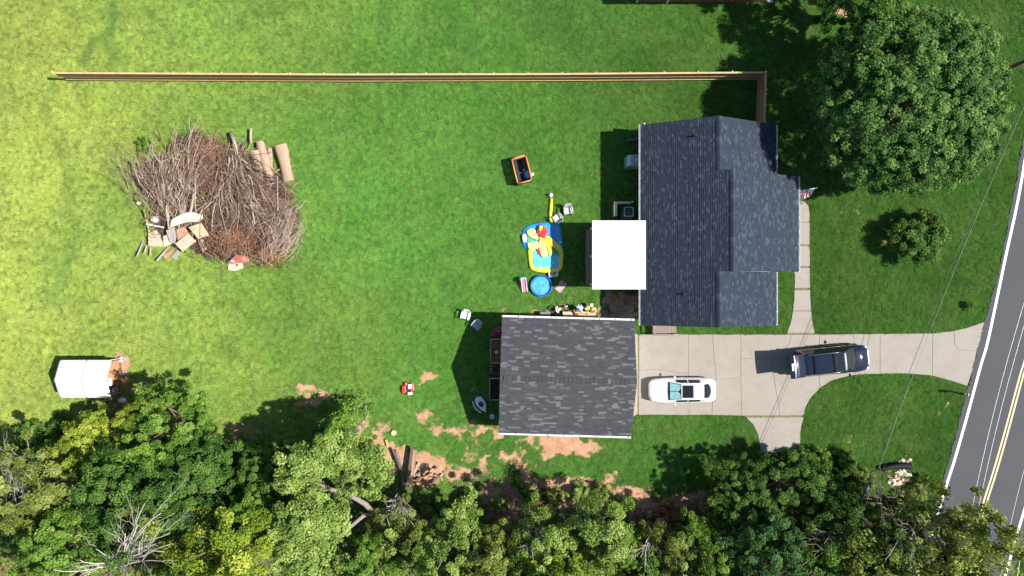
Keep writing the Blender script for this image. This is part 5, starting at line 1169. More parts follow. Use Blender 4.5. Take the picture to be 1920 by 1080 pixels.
# plank floor frame in front
pf = thing('plank_platform', 'low orange brown plank platform in front of the white shed', 'platform', P3(218,708,0)); q0 = Vector(pf.location)
CLAYB = mat('clay_dusted_plank', (0.45,0.235,0.125), .95, var=.25, scale=4); DKP = mat('frame_dark', (0.20,0.10,0.06), .9)
for (a, b, c, d) in ((196,675,225.5,696),(196,698.5,225.5,713.5),(196,716,225.5,722.5),(205,725,222,739)):
    u0 = P3(a,d,.06)-q0; u1 = P3(c,b,.06)-q0; MB().box(u0.x,u1.x,u0.y,u1.y,-.05,.06).build('board', CLAYB, pf)
for (a, b) in (((195,697.2),(226,697.2)),((195,714.8),(226,714.8)),((226,674),(226,724)),((205,723.8),(224,723.8)),((223.5,724),(223.5,741)),((205,740.5),(224,740.5))): MB().bar(P3(*a,.1)-q0, P3(*b,.1)-q0, .07, .09).build('batten', DKP, pf)
# ------------------------------------------------------------------ small things: makers
def bucket(ix, iy, r, h, m, lab, cat='bucket', name='bucket', lid=False, rz=0):
    p = P3(ix, iy, h); o = thing(name, lab, cat, (p.x, p.y, 0), rz)
    MB().lathe([(0,0.0),(r*.8,0),(r*.9,h*.5),(r,h),(r*1.05,h),(r*1.03,h-.03),(r*.93,h-.03),(r*.75,.03),(0,.03)], 20).build('body', m, o, True)
    MB().tube([(-r*1.03,0,h-.02),(-r*.6,r*.75,h-.03),(0,r*1.02,h-.03),(r*.6,r*.75,h-.03),(r*1.03,0,h-.02)], .01, 6).build('handle', DARKM, o)
    return o
WPL = mat('white_plastic', (0.75,0.75,0.74), .45, var=.06)
bucket(227.5,674,.2,.36,WPL,'white bucket at the far corner of the plank platform'); bucket(214,731.5,.19,.3,WPL,'white bucket standing on the plank platform')
p = P3(228,700,.15); o = MB().obox((0,0,.1),(.28,.3,.2),.2).build('concrete_block', mat('grey_block', (0.45,0.44,0.45), .9, var=.1), bevel=.02); o.location = (p.x,p.y,0); tag(o, 'grey concrete block at the edge of the plank platform', 'block')
p = P3(228,751,.2); o = MB().blob((0,0,.15),(.28,.2,.17),3,.3,2.5).build('plastic_sack', mat('white_sack', (0.72,0.74,0.77), .5), None, True); o.location = (p.x,p.y,0); tag(o, 'white plastic sack in the shade beside the shed', 'sack')
cr = thing('wire_crate', 'small pale open crate on the lawn in front of the shed', 'crate', P3(270,721,0))
for (c, s) in (((0,.2,.12),(.6,.03,.24)),((0,-.2,.12),(.6,.03,.24)),((.285,0,.12),(.03,.37,.24)),((-.285,0,.12),(.03,.37,.24)),((0,0,.20),(.03,.37,.05))): MB().obox(c, s).build('side', WOODP, cr)
MB().obox((0,0,.02),(.54,.37,.03)).build('bottom', WOODW, cr)
for (ix, iy, rz, lab) in ((319,753,.5,'grey framed screen leaning beside the bright green tree, shaped like a gable'),(341,754,-.2,'square grey framed screen beside the bright green tree')):
    o = thing('window_screen', lab, 'screen', P3(ix, iy, 0), rz)
    for (c, s) in (((0,.3,.3),(.66,.05,.05)),((0,-.3,.1),(.66,.05,.05)),((.31,0,.2),(.05,.6,.05)),((-.31,0,.2),(.05,.6,.05))): MB().obox(c, s, 0, 0, math.radians(18) if abs(c[0])>.1 else 0).build('frame_bar', GUTTER, o)
    MB().obox((0,0,.19),(.58,.58,.012),0,0,math.radians(18)).build('panel', mat('screen_grey', (0.22,0.23,0.22), .8), o)

# chairs
def chair(m, label, ix, iy, rz, group=None):
    o = thing('plastic_chair', label, 'chair', P3(ix, iy, .3), rz, group); o.location.z = 0
    MB().grid(lambda u, v: Vector((-.25+.5*u, -.24+.5*v, .40-.03*math.sin(math.pi*u)+.03*(1-v))), 6, 6).build('seat', m, o, True).modifiers.new('s','SOLIDIFY').thickness = .03
    MB().grid(lambda u, v: Vector(((-.25+.5*u)*(1+.10*v-.25*v**4), .25+.20*v-.06*math.cos((u-.5)*3)*0+.05*(1-4*(u-.5)**2), .42+.45*v)), 8, 6).build('backrest', m, o, True).modifiers.new('s','SOLIDIFY').thickness = .03
    for s in (-1, 1):
        MB().tube([(s*.29,-.26,.60),(s*.31,-.1,.63),(s*.31,.15,.63),(s*.28,.32,.62)], [.04,.045,.045,.03], 8).build('armrest', m, o, True)
        MB().tube([(s*.29,-.26,.60),(s*.29,-.25,.3),(s*.31,-.29,0)], .03, 8).build('leg', m, o, True)
        MB().tube([(s*.26,.26,.42),(s*.28,.36,0)], .03, 8).build('leg', m, o, True)
    return o
GCH = mat('grey_plastic', (0.42,0.42,0.42), .5, var=.06); BCH = mat('bluegrey_plastic', (0.34,0.37,0.42), .5, var=.06)
chair(GCH, 'grey plastic chair pressed against the yellow hose at the bouncy pool', 1044.5, 408, math.radians(215))
chair(GCH, 'grey plastic chair next to another, farther from the yellow hose', 1065, 395.5, math.radians(5))
chair(WPL, 'pale plastic chair in sunlight at the tip of the garage shadow', 873, 592, math.radians(-15))
chair(BCH, 'blue grey plastic chair inside the garage shadow', 893, 610, math.radians(-40))

# playpen
pp = thing('playpen', 'orange and black mesh sided playpen holding toys on the lawn', 'playpen', P3(978,320,.4), math.radians(14)); pp.location.z = 0
ORG = mat('orange_fabric', (0.70,0.24,0.08), .7, var=.12); MESH = mat('dark_mesh', (0.03,0.03,0.03), .8, alpha=.72)
a, b, hh = .52, .92, .95
MB().box(-a, a, -b, b, .08, .14).build('floor_pad', mat('black_pad', (0.018,0.018,0.024), .7), pp, bevel=.02)
for (c, s) in (((0,b,.5),(2*a,.02,.8)),((0,-b,.5),(2*a,.02,.8)),((a,0,.5),(.02,2*b,.8)),((-a,0,.5),(.02,2*b,.8))): MB().obox(c, s).build('mesh_side', MESH, pp)
for (p, q) in (((-a,-b),(a,-b)),((a,-b),(a,b)),((a,b),(-a,b)),((-a,b),(-a,-b))): MB().tube([(p[0],p[1],hh-.02),((p[0]+q[0])/2*1.04,(p[1]+q[1])/2*1.02,hh+.02),(q[0],q[1],hh-.02)], .05, 8).build('top_rail', ORG, pp, True)
for (p, q) in (((a,b),(-a,b)),((a,-b),(a,b))): MB().obox(((p[0]+q[0])/2*.93,(p[1]+q[1])/2*.95,.72),(max(.03,abs(p[0]-q[0])-.06),max(.03,abs(p[1]-q[1])-.1),.38)).build('inner_panel', ORG, pp)
for x in (-a, a):
    for y in (-b, b): MB().cyl((x,y,0), .045, hh+.04, 10).build('corner_post', BLACKP, pp)
def sit(ix, iy, z): p = P3(ix, iy, z); return (p.x, p.y, z)
BLU = mat('sky_blue_plastic', (0.05,0.32,0.68), .4, var=.12); GRNP = mat('lime_plastic', (0.35,0.62,0.28), .45)
o = MB().lathe([(0,.0),(.2,0),(.26,.1),(.3,.12),(.27,.12),(.2,.03),(0,.03)], 20, sx=.8).build('toy_dish', BLU, None, True); o.location = sit(988,328,.15); tag(o, 'blue plastic dish lying inside the playpen', 'toy')
o = MB().blob((0,0,.07),(.08,.08,.07),2,0).build('toy_ball', WPL, None, True); o.location = sit(982,319,.15); tag(o, 'small white ball inside the playpen', 'ball')
o = MB().tube([(-.16,0,.03),(.16,.04,.03)], .03, 8).build('toy_stick', GRNP, None, True); o.location = sit(977,324.5,.15); tag(o, 'green toy stick inside the playpen', 'toy')
o = MB().blob((0,0,.12),(.12,.14,.12),2,.25).build('toy_watering_can', mat('pale_lime', (0.6,0.75,0.45), .5), None, True); o.location = sit(998,327,.0); tag(o, 'pale green and white toy outside the playpen', 'toy')

# inflatable splash pool
ip_ = thing('inflatable_pool', 'collapsed blue and yellow inflatable water slide pool lying on lawn', 'inflatable pool', P3(1018,465,0)); i0 = Vector(ip_.location)
VB = mat('vinyl_blue', (0.02,0.28,0.62), .35, var=.18, scale=6, bump=.5, bscale=9); VC = mat('vinyl_cyan', (0.12,0.54,0.70), .3, var=.15, scale=4, bump=.4, bscale=8); VY = mat('vinyl_yellow', (0.74,0.64,0.06), .35, var=.1, scale=5, bump=.3, bscale=9); VL = mat('vinyl_lime', (0.60,0.70,0.22), .35, var=.12, scale=5, bump=.5, bscale=8); VG = mat('vinyl_green', (0.06,0.42,0.16), .35, var=.12, bump=.4); VR = mat('vinyl_red', (0.60,0.03,0.045), .35, var=.15, scale=5, bump=.6, bscale=8)
def zsm(poly, px0=960, py0=370): return [(px0+x*160/864, py0+y*200/1080) for x, y in poly]
def pad(name, poly, z0, z1, m, puff=.05, px=True):
    pts = chain(poly+[poly[0]], 5)[:-1]; n = len(pts); cx = sum(p[0] for p in pts)/n; cy = sum(p[1] for p in pts)/n; mb = MB(); rings = []
    for (s, z) in ((1.0,z0),(1.02,z0+(z1-z0)*.5),(.985,z1),(.93,z1+puff*.5),(.8,z1+puff),(.6,z1+puff*.7),(.35,z1+puff*.95),(.02,z1+puff*.8)):
        rings.append([P3(cx+(x-cx)*s, cy+(y-cy)*s, z)-i0+Vector((0,0,.03*math.sin(i*1.7+s*9)*(s<.9))) for i, (x, y) in enumerate(pts)])
    mb.loft(rings, cap=False); return mb.build(name, m, ip_, True)
pad('blue_base', zsm([(110,330),(170,285),(270,262),(400,258),(475,275),(500,400),(508,520),(440,540),(300,560),(150,530),(105,450)]), 0, .12, VB, .10)
pad('yellow_base', zsm([(160,530),(250,520),(400,520),(508,520),(514,640),(505,715),(460,755),(340,762),(230,745),(180,700)]), 0, .16, VY, .05)
pad('pool_floor', zsm([(200,540),(300,530),(400,545),(470,570),(475,690),(450,712),(330,712),(225,715),(205,640)]), .12, .20, VC, .06)
pad('green_patch', zsm([(390,455),(440,490),(475,570),(470,590),(400,590),(385,520)]), .2, .25, VG, .04)
pad('green_patch', zsm([(155,390),(190,415),(215,445),(160,450)]), .2, .25, VG, .03)
pad('red_turret', zsm([(265,300),(300,275),(345,310),(370,345),(345,385),(335,420),(290,395),(245,360)]), .2, .38, VR, .12)
pad('yellow_flap', zsm([(275,285),(310,290),(300,335),(280,335)]), .4, .48, VY, .04)
pad('lime_flap', zsm([(140,340),(200,310),(250,350),(265,430),(230,425),(170,395)]), .2, .3, VL, .08)
pad('lime_flap', zsm([(150,460),(260,445),(275,510),(200,530),(165,520)]), .2, .3, VL, .08)
pad('lime_flap', zsm([(275,430),(330,470),(360,560),(345,600),(310,615),(285,570),(270,500)]), .22, .34, VL, .08)
pad('yellow_slide', zsm([(270,400),(350,390),(420,430),(510,520),(490,560),(430,480),(395,480),(405,570),(375,590),(350,500),(290,450)]), .2, .32, VY, .06)
pad('red_flap', zsm([(250,520),(285,515),(298,575),(270,580)]), .24, .3, VR, .05)
pad('white_panel', zsm([(103,378),(140,375),(150,440),(112,448)]), .16, .24, WPL, .03)
for (x, y) in ((487,452),(415,667)): c = zsm([(x,y)])[0]; MB().obox(P3(*c,.27)-i0,(.13,.13,.012)).build('label_patch', WPL, ip_)
hs = thing('air_hose', 'yellow inflated air hose leading from white blower to the pool', 'hose', P3(1033,395,0)); h0 = Vector(hs.location)
MB().tube([P3(1034,372,.1)-h0, P3(1033.5,385,.1)-h0, P3(1032,400,.1)-h0, P3(1033,417,.12)-h0], [.1,.13,.13,.13], 12).build('tube', VY, hs, True)
bl = MB(); bp = P3(1033,366,.12)-h0; bl.blob((bp.x,bp.y,.16),(.15,.17,.16),3,.06); bl.build('blower', WPL, hs, True); MB().cyl((bp.x-.16,bp.y+.02,.05), .09, .18, 14).build('blower_intake', BLACKP, hs)
# kiddie pool
kp = thing('kiddie_pool', 'round blue plastic kiddie pool filled with water', 'kiddie pool', P3(1015,536,.1)); kp.location.z = 0
KB = mat('pool_blue', (0.015,0.13,0.52), .35, var=.12); 
MB().lathe([(0,.01),(.60,.01),(.68,.10),(.70,.2),(.76,.28),(.80,.28),(.80,.26),(.72,.1),(.66,0)], 48).build('shell', KB, kp, True)
wm, nt, bs = new_mat('pool_water'); g = N(nt, 'ShaderNodeTexCoord').outputs['Object']; nt.links.new(mixc(nt, noise_f(nt, g, 4, 5, .7, .35, .7), (0.03,0.26,0.66), (0.14,0.45,0.80)), bs.inputs['Base Color']); bs.inputs['Roughness'].default_value = .05; set_bump(nt, bs, noise_f(nt, g, 7, 3, .6, 0, 1), .35, .03)
MB().lathe([(0.001,.10),(.3,.10),(.66,.10)], 40).build('water', wm, kp, True)
# pink toy slide, tub, mat
ps = thing('toy_slide', 'small pink toddler slide with teal top beside the kiddie pool', 'toy slide', P3(982.5,534,.2), math.radians(8)); ps.location.z = 0
PNK = mat('pink_plastic', (0.78,0.22,0.36), .4, var=.1); PNL = mat('pale_pink_plastic', (0.80,0.58,0.64), .4)
def sl_(u, v): return Vector((-.14+.28*u, .42-.95*v, .62*(1-v)**1.4+.06))
MB().grid(sl_, 4, 14).build('chute', PNK, ps, True).modifiers.new('s','SOLIDIFY').thickness = .03
for s in (-1, 1): MB().tube([Vector((s*.17, .42-.95*v, .62*(1-v)**1.4+.13)) for v in [i/10 for i in range(11)]], .035, 8).build('side_rail', PNL, ps, True); MB().tube([(s*.17,.42,.7),(s*.2,.58,0)], .035, 8).build('leg', PNL, ps, True)
MB().box(-.19, .19, .40, .56, .62, .67).build('top_step', mat('teal_plastic', (0.12,0.45,0.6), .4), ps, bevel=.02)
tb = thing('wash_tub', 'small white tub holding odds and ends below the inflatable pool', 'tub', P3(1037.5,513,.15), .1); tb.location.z = 0
def rr_ring(a, b, r, z, n=6):
    out = []
    for (sx_, sy_, a0) in ((1,1,0),(-1,1,90),(-1,-1,180),(1,-1,270)):
        for k in range(n+1): t = math.radians(a0+90*k/n); out.append((sx_*(a-r)+r*math.cos(t), sy_*(b-r)+r*math.sin(t), z))
    return out
MB().loft([rr_ring(.28,.18,.1,0),rr_ring(.34,.23,.1,.24),rr_ring(.36,.25,.11,.25),rr_ring(.32,.21,.1,.24),rr_ring(.27,.17,.09,.05)], cap=False).build('rim', WPL, tb, True); MB().prism([p[:2] for p in rr_ring(.275,.175,.09,0)], .03, .05).build('bottom', WPL, tb)
for (c, m) in (((-.1,0,.14),RED),((.1,.05,.14),BLACKP),((.05,-.08,.14),BLU)): MB().blob(c,(.08,.06,.08),2,.1).build('bath_toy', m, tb, True)
fm_ = thing('foam_mat', 'flat mauve pink foam mat lying beside the kiddie pool', 'mat', P3(1051.5,537,0), math.radians(-38)); 
MB().prism([p[:2] for p in rr_ring(.26,.42,.05,0)], .0, .05).build('pad', mat('mauve', (0.47,0.30,0.36), .8, var=.1), fm_, bevel=.01); MB().prism([(x,y+.36) for x,y,z in rr_ring(.09,.04,.02,0)], .05, .06).build('handle_hole', mat('mauve_dark', (0.15,0.09,0.12), .8), fm_)
# red white black toy on lawn
tc = thing('ride_on_toy', 'red white and black plastic toddler ride on toy alone on the lawn', 'toy', P3(766,728,.15), math.radians(4)); tc.location.z = 0
MB().box(-.48,-.18,-.30,.22,.1,.30).build('body', RED, tc, bevel=.05); MB().box(-.28,-.1,.2,.46,.08,.28).build('nose', RED, tc, bevel=.05); MB().box(.12,.40,-.22,.36,.06,.22).build('side_wing', RED, tc, bevel=.05)
MB().box(-.18,-.02,-.30,.2,.08,.26).build('seat_base', BLACKP, tc, bevel=.02); MB().box(-.01,.28,-.03,.31,.225,.36).build('seat', WPL, tc, bevel=.03); MB().obox((.1,-.37,.22),(.34,.2,.2),.12).build('rear_box', WPL, tc, bevel=.03)
for (x, y) in ((-.4,-.3),(-.4,.2),(.3,-.32),(.3,.3)): MB().tube([(x,y-.04,.1),(x,y+.04,.1)], .1, 14).build('wheel', BLACKP, tc)
# grey utility things on the shaded house wall
cb2 = thing('storage_box', 'blue grey metal cabinet with knob against the back house wall', 'cabinet', P3(1187,305,.6)); cb2.location.z = 0; cb2.location.x = HX0+OV-.62
BG = mat('bluegrey_metal', (0.36,0.45,0.50), .4, .3, .08)
MB().box(-.5,.6,-.4,.4,0,1.25).build('body', BG, cb2, bevel=.03); MB().add([(-.5,-.4,1.262),(.6,-.4,1.262),(.6,.4,1.262),(-.5,.4,1.262),(-.3,-.4,1.62),(.6,-.4,1.62),(.6,.4,1.62),(-.3,.4,1.62)], [(0,3,2,1),(4,5,6,7),(0,1,5,4),(1,2,6,5),(2,3,7,6),(3,0,4,7)]).build('lid', BG, cb2, bevel=.02); MB().blob((.15,0,1.64),(.09,.09,.05),2,0).build('knob', WHITE, cb2, True)
ac = thing('air_conditioner', 'dark square air conditioning condenser with pale fan rim by house', 'air conditioner', P3(1179,397,.8)); ac.location.z = 0
MB().box(-.36,.36,-.36,.36,.05,.74).build('casing', mat('ac_case', (0.10,0.10,0.105), .5), ac, bevel=.03); MB().box(-.42,.42,-.42,.42,-.05,.05).build('pad', mat('grey_block', (0.45,0.44,0.45)), ac)
MB().loft([rr_ring(.36,.36,.12,.745),rr_ring(.36,.36,.12,.79),rr_ring(.29,.29,.12,.79),rr_ring(.29,.29,.12,.745)], cap=False).build('top_rim', mat('ac_rim', (0.62,0.64,0.67), .4), ac, True)
for k in range(4): a = k*math.pi/2+.4; MB().obox((.13*math.cos(a),.13*math.sin(a),.765),(.22,.11,.01),a,0,.35).build('fan_blade', mat('fan_grey', (0.16,0.17,0.19), .4), ac)
for k in range(5): MB().lathe([(.05+.05*k,.785),(.056+.05*k,.79),(.062+.05*k,.785)], 24).build('grille_ring', DARKM, ac)
sc_ = thing('privacy_screen', 'cream L shaped low fence screening the air conditioner', 'fence', P3(1160,390,0)); s0 = Vector(sc_.location); CRM = mat('cream_vinyl', (0.58,0.53,0.36), .5, var=.06)
zt = 1.05; a, b, c = P3(1154,379.5,zt)-s0, P3(1181,379.5,zt)-s0, P3(1154,404,zt)-s0
for i in range(6): q = a.lerp(b, (i+.5)/6); MB().box(q.x-.072,q.x+.072,q.y-.05,q.y+.05,0,zt).build('slat', CRM, sc_)
for i in range(6): q = a.lerp(c, (i+.7)/6); MB().box(q.x-.06,q.x+.06,q.y-.068,q.y+.068,0,zt).build('slat', CRM, sc_)
cp = MB(); cp.box(a.x-.09,b.x+.05,a.y-.1,a.y+.06,zt+.003,zt+.04); cp.build('cap', CRM, sc_); cp = MB(); cp.box(a.x-.09,a.x+.12,c.y-.05,a.y-.103,zt+.003,zt+.04); cp.build('cap', CRM, sc_)
o = MB().lathe([(0,0),(.05,0),(.05,.9),(.07,.95),(.06,1.0),(0,1.02)], 12).build('vent_stub', WHITE, None, True); p = P3(1186.5,378,1.0); o.location = (p.x,p.y,0); tag(o, 'short white pipe stub beside the cream screen', 'pipe')
bn = thing('folded_lounger', 'dark folded garden lounger near the back wall of the house', 'lounger', P3(1183,262,.3), math.radians(8)); bn.location.z = 0
for y in (-.12,.12): MB().tube([(-.5,y,.32),(.0,y,.25),(.5,y,.4)], .025, 8).build('frame_tube', DARKM, bn)
for x in (-.45,.0,.45):
    MB().tube([(x,-.12,.3),(x,.12,.3)], .018, 6).build('cross_tube', DARKM, bn); 
    for y in (-.12,.12): MB().tube([(x,y,.3),(x+.05,y,0)], .018, 6).build('leg', DARKM, bn)
MB().grid(lambda u, v: Vector((-.48+.96*u, -.11+.22*v, .31-.05*math.sin(math.pi*u)+.09*u)), 8, 2).build('sling', mat('dark_sling', (0.09,0.085,0.10), .8), bn, True)
# wooden steps at the side door
stp = thing('wooden_steps', 'weathered wooden landing with steps down beside the house end', 'steps', P3(1245,620,.4)); stp.location.z = 0; s0 = Vector((stp.location.x, stp.location.y, 0))
lz = .55; u0, u1 = P3(1224,627,lz)-s0, P3(1250,606,lz)-s0; uy1 = HY0+OV-.02-s0.y
for i in range(7): ya = u0.y+.08+(uy1-u0.y-.1)*i/7; MB().box(u0.x, u1.x, ya, ya+(uy1-u0.y-.1)/7-.012, lz-.04, lz).build('plank', WOODW, stp)
for k in range(3):
    zz_ = lz-.15*(k+1); xa = u1.x+.02+k*.27
    for j in range(2): MB().box(xa+j*.135, xa+j*.135+.125, u0.y+.08, uy1-.02, zz_-.035, zz_).build('tread', WOODW, stp)
    MB().box(xa+.005, xa+.03, u0.y+.1, uy1-.03, 0, zz_-.04).build('riser', WOODW, stp)
rh_ = 1.0
MB().box(u0.x-.02, u0.x+.10, u0.y-.06, uy1, rh_, rh_+.04).build('handrail', WOODW, stp); MB().box(u0.x+.11, u1.x+.3, u0.y-.06, u0.y+.05, rh_, rh_+.04).build('handrail', WOODW, stp)
MB().bar((u1.x+.31, u0.y-.005, rh_+.02), (u1.x+.85, u0.y-.005, .55), .1, .04).build('handrail', WOODW, stp)
for (x, y) in ((u0.x+.04,u0.y),(u0.x+.04,uy1-.1),(u1.x,u0.y),(u1.x+.8,u0.y)): MB().box(x-.04,x+.04,y-.04,y+.04,-.05,rh_ if x < u1.x+.2 else .56).build('post', WOODW, stp)
for i in range(5): x = u0.x+.2+i*.16; MB().box(x-.018,x+.018,u0.y-.02,u0.y+.015,lz,rh_).build('baluster', WOODW, stp)

# ------------------------------------------------------------------ along the garage
def planter(ix0, iy0, ix1, iy1, h, lab, soilm):
    a = P3(ix0, iy1, h); b = P3(ix1, iy0, h); o = thing('raised_bed', lab, 'raised bed', ((a.x+b.x)/2, (a.y+b.y)/2, 0)); w, d = (b.x-a.x)/2, (b.y-a.y)/2
    for (c, s) in (((0,d,h/2),(2*w,.05,h)),((0,-d,h/2),(2*w,.05,h)),((w-.025,0,h/2),(.05,2*d-.06,h)),((-w+.025,0,h/2),(.05,2*d-.06,h))): MB().obox(c, s).build('side_board', WOODP, o)
    MB().grid(lambda u, v: Vector((-w+.05+(2*w-.1)*u, -d+.03+(2*d-.06)*v, h-.12+.05*math.sin(u*9)*math.cos(v*7))), 10, 14).build('soil', soilm, o, True); return o
planter(919.5,636,958,681,.32,'raised bed with reddish soil against the garage wall', mat('red_mulch', (0.20,0.085,0.05), 1, var=.4, scale=9, bump=.6))
planter(917.5,710,956,750,.32,'raised bed with dark soil beside the clay pot', mat('dark_soil', (0.025,0.02,0.016), 1, var=.4, scale=9, bump=.6))
o = MB().blob((0,0,.08),(.14,.12,.1),2,.2).build('garden_stone', mat('white_rock', (0.6,0.6,0.6)), None, True); o.location = sit(931,660,.25); tag(o, 'pale stone lying in the raised bed with reddish soil', 'stone')
o = bucket(929.5,695,.27,.42,mat('terracotta', (0.36,0.16,0.07), .8, var=.2),'round terracotta pot between the two raised beds','pot','clay_pot')
MB().lathe([(0.001,.34),(.25,.34)], 20).build('soil', MC['dark_soil'], o)
for i in range(3): o = MB().obox((0,0,.06),(.22,.1,.1)).build('brick', mat('pale_brick', (0.36,0.27,0.17), .9)); o.location = sit(921.5,686+i*6,.08); tag(o, 'pale brick lying beside the terracotta pot', 'brick', 'bricks by the pot')
bucket(921,705,.16,.3,mat('bucket_blue', (0.05,0.10,0.38), .4),'small blue bucket between the terracotta pot and dark raised bed')
ky = thing('toy_kayak', 'dark red plastic sled tucked beside the garage corner', 'sled', P3(933,621,.2), math.radians(33)); ky.location.z = 0
MB().loft([[(x, w*math.cos(q), .16+.14*math.sin(q)) for q in [2*math.pi*k/14 for k in range(14)]] for x, w in ((-.62,.03),(-.5,.16),(-.3,.25),(0,.29),(.3,.27),(.55,.2),(.68,.05))]).build('hull', mat('dark_red_plastic', (0.33,0.02,0.045), .4), ky, True); MB().prism([p[:2] for p in rr_ring(.22,.14,.1,0)], .295, .31).build('seat_well', mat('maroon', (0.16,0.01,0.03), .5), ky); MB().blob((.05,0,.33),(.05,.05,.04),2,0).build('knob', WPL, ky, True)
bt_ = thing('ride_on_boat', 'white plastic toy boat with dark seat in the garage shadow', 'toy boat', P3(902,757,.3), math.radians(-59)); bt_.location.z = 0
hullp = [(-.55,.12),(-.5,.24),(-.3,.33),(0,.35),(.3,.27),(.55,.12),(.70,.02)]
rings = [[(x, -w, .42),(x, -w*.8, .1),(x, 0, .03),(x, w*.8, .1),(x, w, .42),(x, w*.8, .46),(x, 0, .50),(x, -w*.8, .46)] for x, w in hullp]
MB().loft(rings).build('hull', mat('boat_white', (0.66,0.72,0.78), .4), bt_, True); MB().prism([p[:2] for p in rr_ring(.2,.16,.12,0)], .49, .53).build('seat_well', BLACKP, bt_); MB().blob((.12,0,.55),(.14,.05,.08),2,.1).build('console', BLACKP, bt_, True)
MB().loft([[(x, -.42-.12*k, .3+.0*k), (x, -.46-.12*k, .34)] for x, k in ((-.5,0),(-.2,1),(.1,1),(.45,0),(.6,-.6))], cap=False, closed=False).build('side_float', mat('float_cream', (0.6,0.6,0.5), .5), bt_).modifiers.new('s','SOLIDIFY').thickness = .12
MB().tube([(-.5,-.37,.4),(.0,-.40,.42),(.6,-.16,.4)], .04, 8).build('trim', BLACKP, bt_, True)
sp_ = thing('sprayer', 'small white and blue garden sprayer near the toy boat', 'sprayer', P3(923,781,.2), .4); sp_.location.z = 0
MB().lathe([(0,0),(.16,0),(.18,.05),(.18,.3),(.1,.38),(.05,.4),(0,.4)], 18).build('tank', mat('tank_white', (0.6,0.68,0.74), .4), sp_, True); MB().box(-.06,.06,-.03,.03,.4,.5).build('pump', BLACKP, sp_, bevel=.01); MB().tube([(.1,-.05,.3),(.25,-.2,.2),(.28,-.5,.06),(.2,-.7,.04)], .02, 6).build('hose', mat('hose_lime', (0.25,0.45,0.06), .5), sp_)
# bench with toys above the garage
tbh = .55; ta = P3(1055,584,tbh); tb2 = P3(1117,598.5,tbh); tbl = thing('wooden_bench', 'low wooden table of pale planks against the garage wall', 'table', ((ta.x+tb2.x)/2, (ta.y+tb2.y)/2, 0)); w, d = (tb2.x-ta.x)/2, (ta.y-tb2.y)/2
for i in range(5): ya = -d+2*d*i/5; MB().box(-w, w, ya, ya+2*d/5-.01, tbh-.04, tbh).build('plank', WOODP, tbl)
for x in (-w+.08, w-.08):
    for y in (-d+.06, d-.06): MB().box(x-.04,x+.04,y-.04,y+.04,-.05,tbh-.045).build('leg', WOODW, tbl)
TAN2 = mat('tan_plush', (0.60,0.42,0.14), .9, var=.2, scale=9, bump=.4); GRYP = mat('grey_plush', (0.42,0.47,0.56), .9, var=.25, scale=9, bump=.4); ORB = mat('orange_box', (0.62,0.30,0.13), .7, var=.1); BRT = mat('brown_toy', (0.30,0.09,0.04), .6)
def plush(ix, iy, z, m, lab, s=1.0, seed=0):
    o = thing('stuffed_toy', lab, 'stuffed toy', sit(ix, iy, z), seed)
    MB().blob((0,0,.14*s),(.17*s,.15*s,.15*s),2,.15,seed=seed).build('body', m, o, True); MB().blob((.0,.19*s,.24*s),(.11*s,.11*s,.11*s),2,.1,seed=seed+1).build('head', m, o, True)
    for x in (-1,1): MB().blob((x*.15*s,.06*s,.12*s),(.06*s,.1*s,.05*s),1,.1).build('arm', m, o, True); MB().blob((x*.11*s,-.17*s,.07*s),(.07*s,.11*s,.06*s),1,.1).build('leg', m, o, True); MB().blob((x*.08*s,.24*s,.33*s),(.04*s,.03*s,.04*s),1,0).build('ear', m, o, True)
plush(1088,578,.55,GRYP,'grey blue stuffed toy lying on the low wooden table',1.25,1); plush(1102,577,.55,TAN2,'tan stuffed toy in the middle of the low wooden table',.95,2); plush(1111,580,.55,TAN2,'yellow tan stuffed toy at the table end by the stepping stones',1.1,4)
plush(1102,592,.55,ORB,'orange brown stuffed toy hanging at the garage side of table',.7,.3)
o = MB().box(-.42,.42,-.2,.2,0,.16).build('toy_box', ORB, bevel=.02); o.location = sit(1094,592,.55); tag(o, 'orange shallow box on the low wooden table', 'box')
o = MB().blob((0,0,.1),(.09,.28,.1),2,.1).build('toy_horn', BRT, None, True); o.location = sit(1077.5,586,.55); o.rotation_euler = (0,0,.5); tag(o, 'dark brown curved toy on the low wooden table', 'toy')
o = MB().cyl((0,0,0), .11, .2, 16, .12).build('cup', WPL); o.location = sit(1109,572,.55); tag(o, 'white round cup at the far corner of the wooden table', 'cup')
o = MB().blob((0,0,.05),(.14,.11,.06),2,.2).build('white_cloth', WPL, None, True); o.location = sit(1085,590,.55); tag(o, 'crumpled white cloth on the low wooden table', 'cloth')
tri = thing('tricycle', 'pink and white tricycle beside the low wooden table', 'tricycle', P3(1052,578,.3), math.radians(20)); tri.location.z = 0
MB().tube([(-.3,0,.3),(0,0,.36),(.28,0,.42),(.32,0,.62)], .03, 8).build('frame', PNK, tri, True); MB().blob((-.14,0,.44),(.16,.11,.06),2,.05).build('seat', PNL, tri, True); MB().tube([(.3,-.24,.64),(.33,0,.6),(.3,.24,.64)], .025, 8).build('handlebar', PNK, tri, True)
for (x, y, r) in ((.34,0,.2),(-.3,.2,.14),(-.3,-.2,.14)): MB().tube([(x,y-.03,r),(x,y+.03,r)], r, 18).build('wheel', PNL, tri)
MB().tube([(-.3,-.2,.14),(-.3,.2,.14)], .02, 6).build('axle', DARKM, tri); MB().box(-.42,-.2,-.14,.14,.36,.42).build('basket', PNL, tri, bevel=.02)
pp_ = P3(1072,572,.4); 
